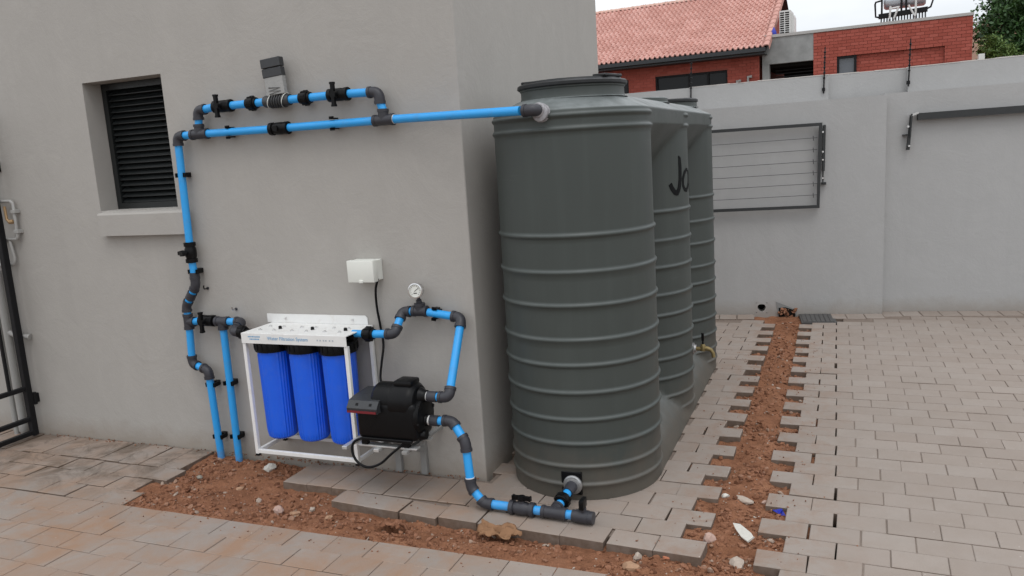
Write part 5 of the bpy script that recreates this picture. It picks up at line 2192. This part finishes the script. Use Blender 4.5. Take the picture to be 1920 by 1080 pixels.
for pts in ((fp(2.17, 5.25, SD - 0.32), fp(2.14, 4.66, SD - 0.32)), (fp(2.40, 5.22, SD - 0.32), fp(2.20, 4.70, SD - 0.32)), (fp(2.14, 5.17, SD - 0.32), fp(2.42, 5.20, SD - 0.32)),
            (fp(2.86, 5.36, SD - 0.32), fp(2.86, 4.72, SD - 0.32)), (fp(2.66, 5.22, SD - 0.32), fp(2.90, 4.76, SD - 0.32))):
    d.tube(list(pts), 0.03, 6)
part('leg', d, M['acbody'], sg)

# pinkish building glimpsed behind the tree
d = MB()
d.box((5.0, 36, 0), (9, 42, 5.2))
pk = thing('salmon_house', 'salmon coloured wall glimpsed between the brick annex and tree', 'house', (6, 38, 0))
part('wall', d, M['pinkwall'], pk)
d = MB()
d.prism([(4.9, 5.2), (9.2, 5.2), (7.0, 6.2)], 35.8, 42.2, lambda x, z, y: V((x, y, z)))
part('roof', d, M['ridge'], pk)
# small white meter box on top of the wall by the annex
d = MB()
d.bbox(tuple(V((3.60, 26.0, 3.2))), tuple(V((3.75, 26.2, 3.46))), 0.01)
mb_ = thing('meter_box', 'small white box at the annex corner by the shrub', 'box', (3.69, 26.1, 3.2))
part('casing', d, M['acbody'], mb_)
d = MB()
d.box((3.62, 26.02, 0), (3.76, 26.18, 3.199))
part('post', d, M['acbody'], mb_)


# ------------------------------------------------------------------ trees
def tree(name, label, base, height, blobs, nleaf, leafmat, seed, size, limbs):
    rr_ = random.Random(seed)
    t = thing(name, label, 'tree' if 'tree' in name else 'shrub', base)
    b0 = V(base)
    d_ = MB()
    top = b0 + V((rr_.uniform(-0.3, 0.3), rr_.uniform(-0.3, 0.3), height * 0.62))
    d_.tube([b0, b0 + (top - b0) * 0.35 + V((0.06, 0.03, 0)), b0 + (top - b0) * 0.7 + V((-0.05, 0.04, 0)), top], [0.17, 0.14, 0.10, 0.05], 9)
    part('trunk', d_, M['bark'], t, smooth=50)
    for c, r in blobs[:limbs]:
        st = b0 + (top - b0) * rr_.uniform(0.4, 0.9)
        e = b0 + V(c)
        d_ = MB()
        d_.tube([st, (st + e) / 2 + V((0, 0, -0.15)), e], [0.06, 0.04, 0.012], 7)
        part('limb', d_, M['bark'], t, smooth=50)
    cr_ = MB()
    tot = sum(r[0] * r[1] * r[2] for _, r in blobs)
    for c, r in blobs:
        cnt = int(nleaf * r[0] * r[1] * r[2] / tot)
        cl = b0 + V(c)
        subs = [V((rr_.gauss(0, 1), rr_.gauss(0, 1), rr_.gauss(0, 1))).normalized() * rr_.uniform(0.45, 1.0) for _ in range(16)]
        for _ in range(cnt):
            s_ = rr_.choice(subs)
            q = s_ + V((rr_.gauss(0, 0.22), rr_.gauss(0, 0.22), rr_.gauss(0, 0.17)))
            p = cl + V((q.x * r[0], q.y * r[1], q.z * r[2]))
            n_ = V((rr_.gauss(0, 1), rr_.gauss(0, 1), rr_.gauss(0.5, 1))).normalized()
            a = n_.orthogonal().normalized()
            a = (Matrix.Rotation(rr_.uniform(0, 6.28), 3, n_) @ a)
            b3 = n_.cross(a)
            k = size * rr_.uniform(0.6, 1.3)
            cr_.add([p - a * k, p + b3 * k * 0.45 + n_ * k * 0.12, p + a * k, p - b3 * k * 0.45 + n_ * k * 0.12], [(0, 1, 2, 3)])
    me = bpy.data.meshes.new('crown')
    me.from_pydata([V(v) - b0 for v in cr_.v], [], cr_.f)
    me.materials.append(leafmat)
    o_ = bpy.data.objects.new('crown', me)
    COL.objects.link(o_)
    o_.parent = t
    return t


tree('leafy_tree', 'large dark green leafy tree beyond the boundary wall at the right', (5.9, 30.2, 0), 6.4,
     [((0, 0, 4.6), (1.5, 1.4, 1.2)), ((-0.75, -0.3, 3.9), (0.9, 0.9, 0.7)), ((0.9, 0.2, 4.0), (1.0, 1.0, 0.9)), ((-0.35, 0.2, 5.3), (0.9, 0.9, 0.8)),
      ((-1.0, 0.0, 4.9), (0.55, 0.6, 0.5)), ((0.7, -0.2, 5.4), (0.9, 0.8, 0.8)), ((0.2, 0, 3.2), (1.3, 1.1, 0.7)), ((1.6, 0.1, 4.8), (0.9, 0.9, 0.9))], 15000, M['leaf'], 3, 0.085, 8)
tree('bushy_shrub', 'bright green bushy shrub below the leafy tree beside the brick annex', (4.35, 28.6, 0), 4.2,
     [((-0.1, 0, 3.75), (0.45, 0.45, 0.4)), ((0.25, -0.1, 3.55), (0.5, 0.45, 0.38)), ((0.7, 0.1, 3.35), (0.5, 0.4, 0.3)), ((-0.1, 0, 3.0), (0.6, 0.5, 0.6))], 4200, M['leaf2'], 5, 0.055, 3)
tree('sparse_tree', 'sparse brownish tree with thin twigs above the annex corner', (5.1, 33.5, 0), 6.8,
     [((-0.35, 0, 5.0), (0.5, 0.5, 0.35)), ((0.05, 0, 5.3), (0.4, 0.5, 0.4)), ((0.0, 0.1, 4.5), (0.5, 0.5, 0.5))], 800, M['leaf3'], 9, 0.06, 3)
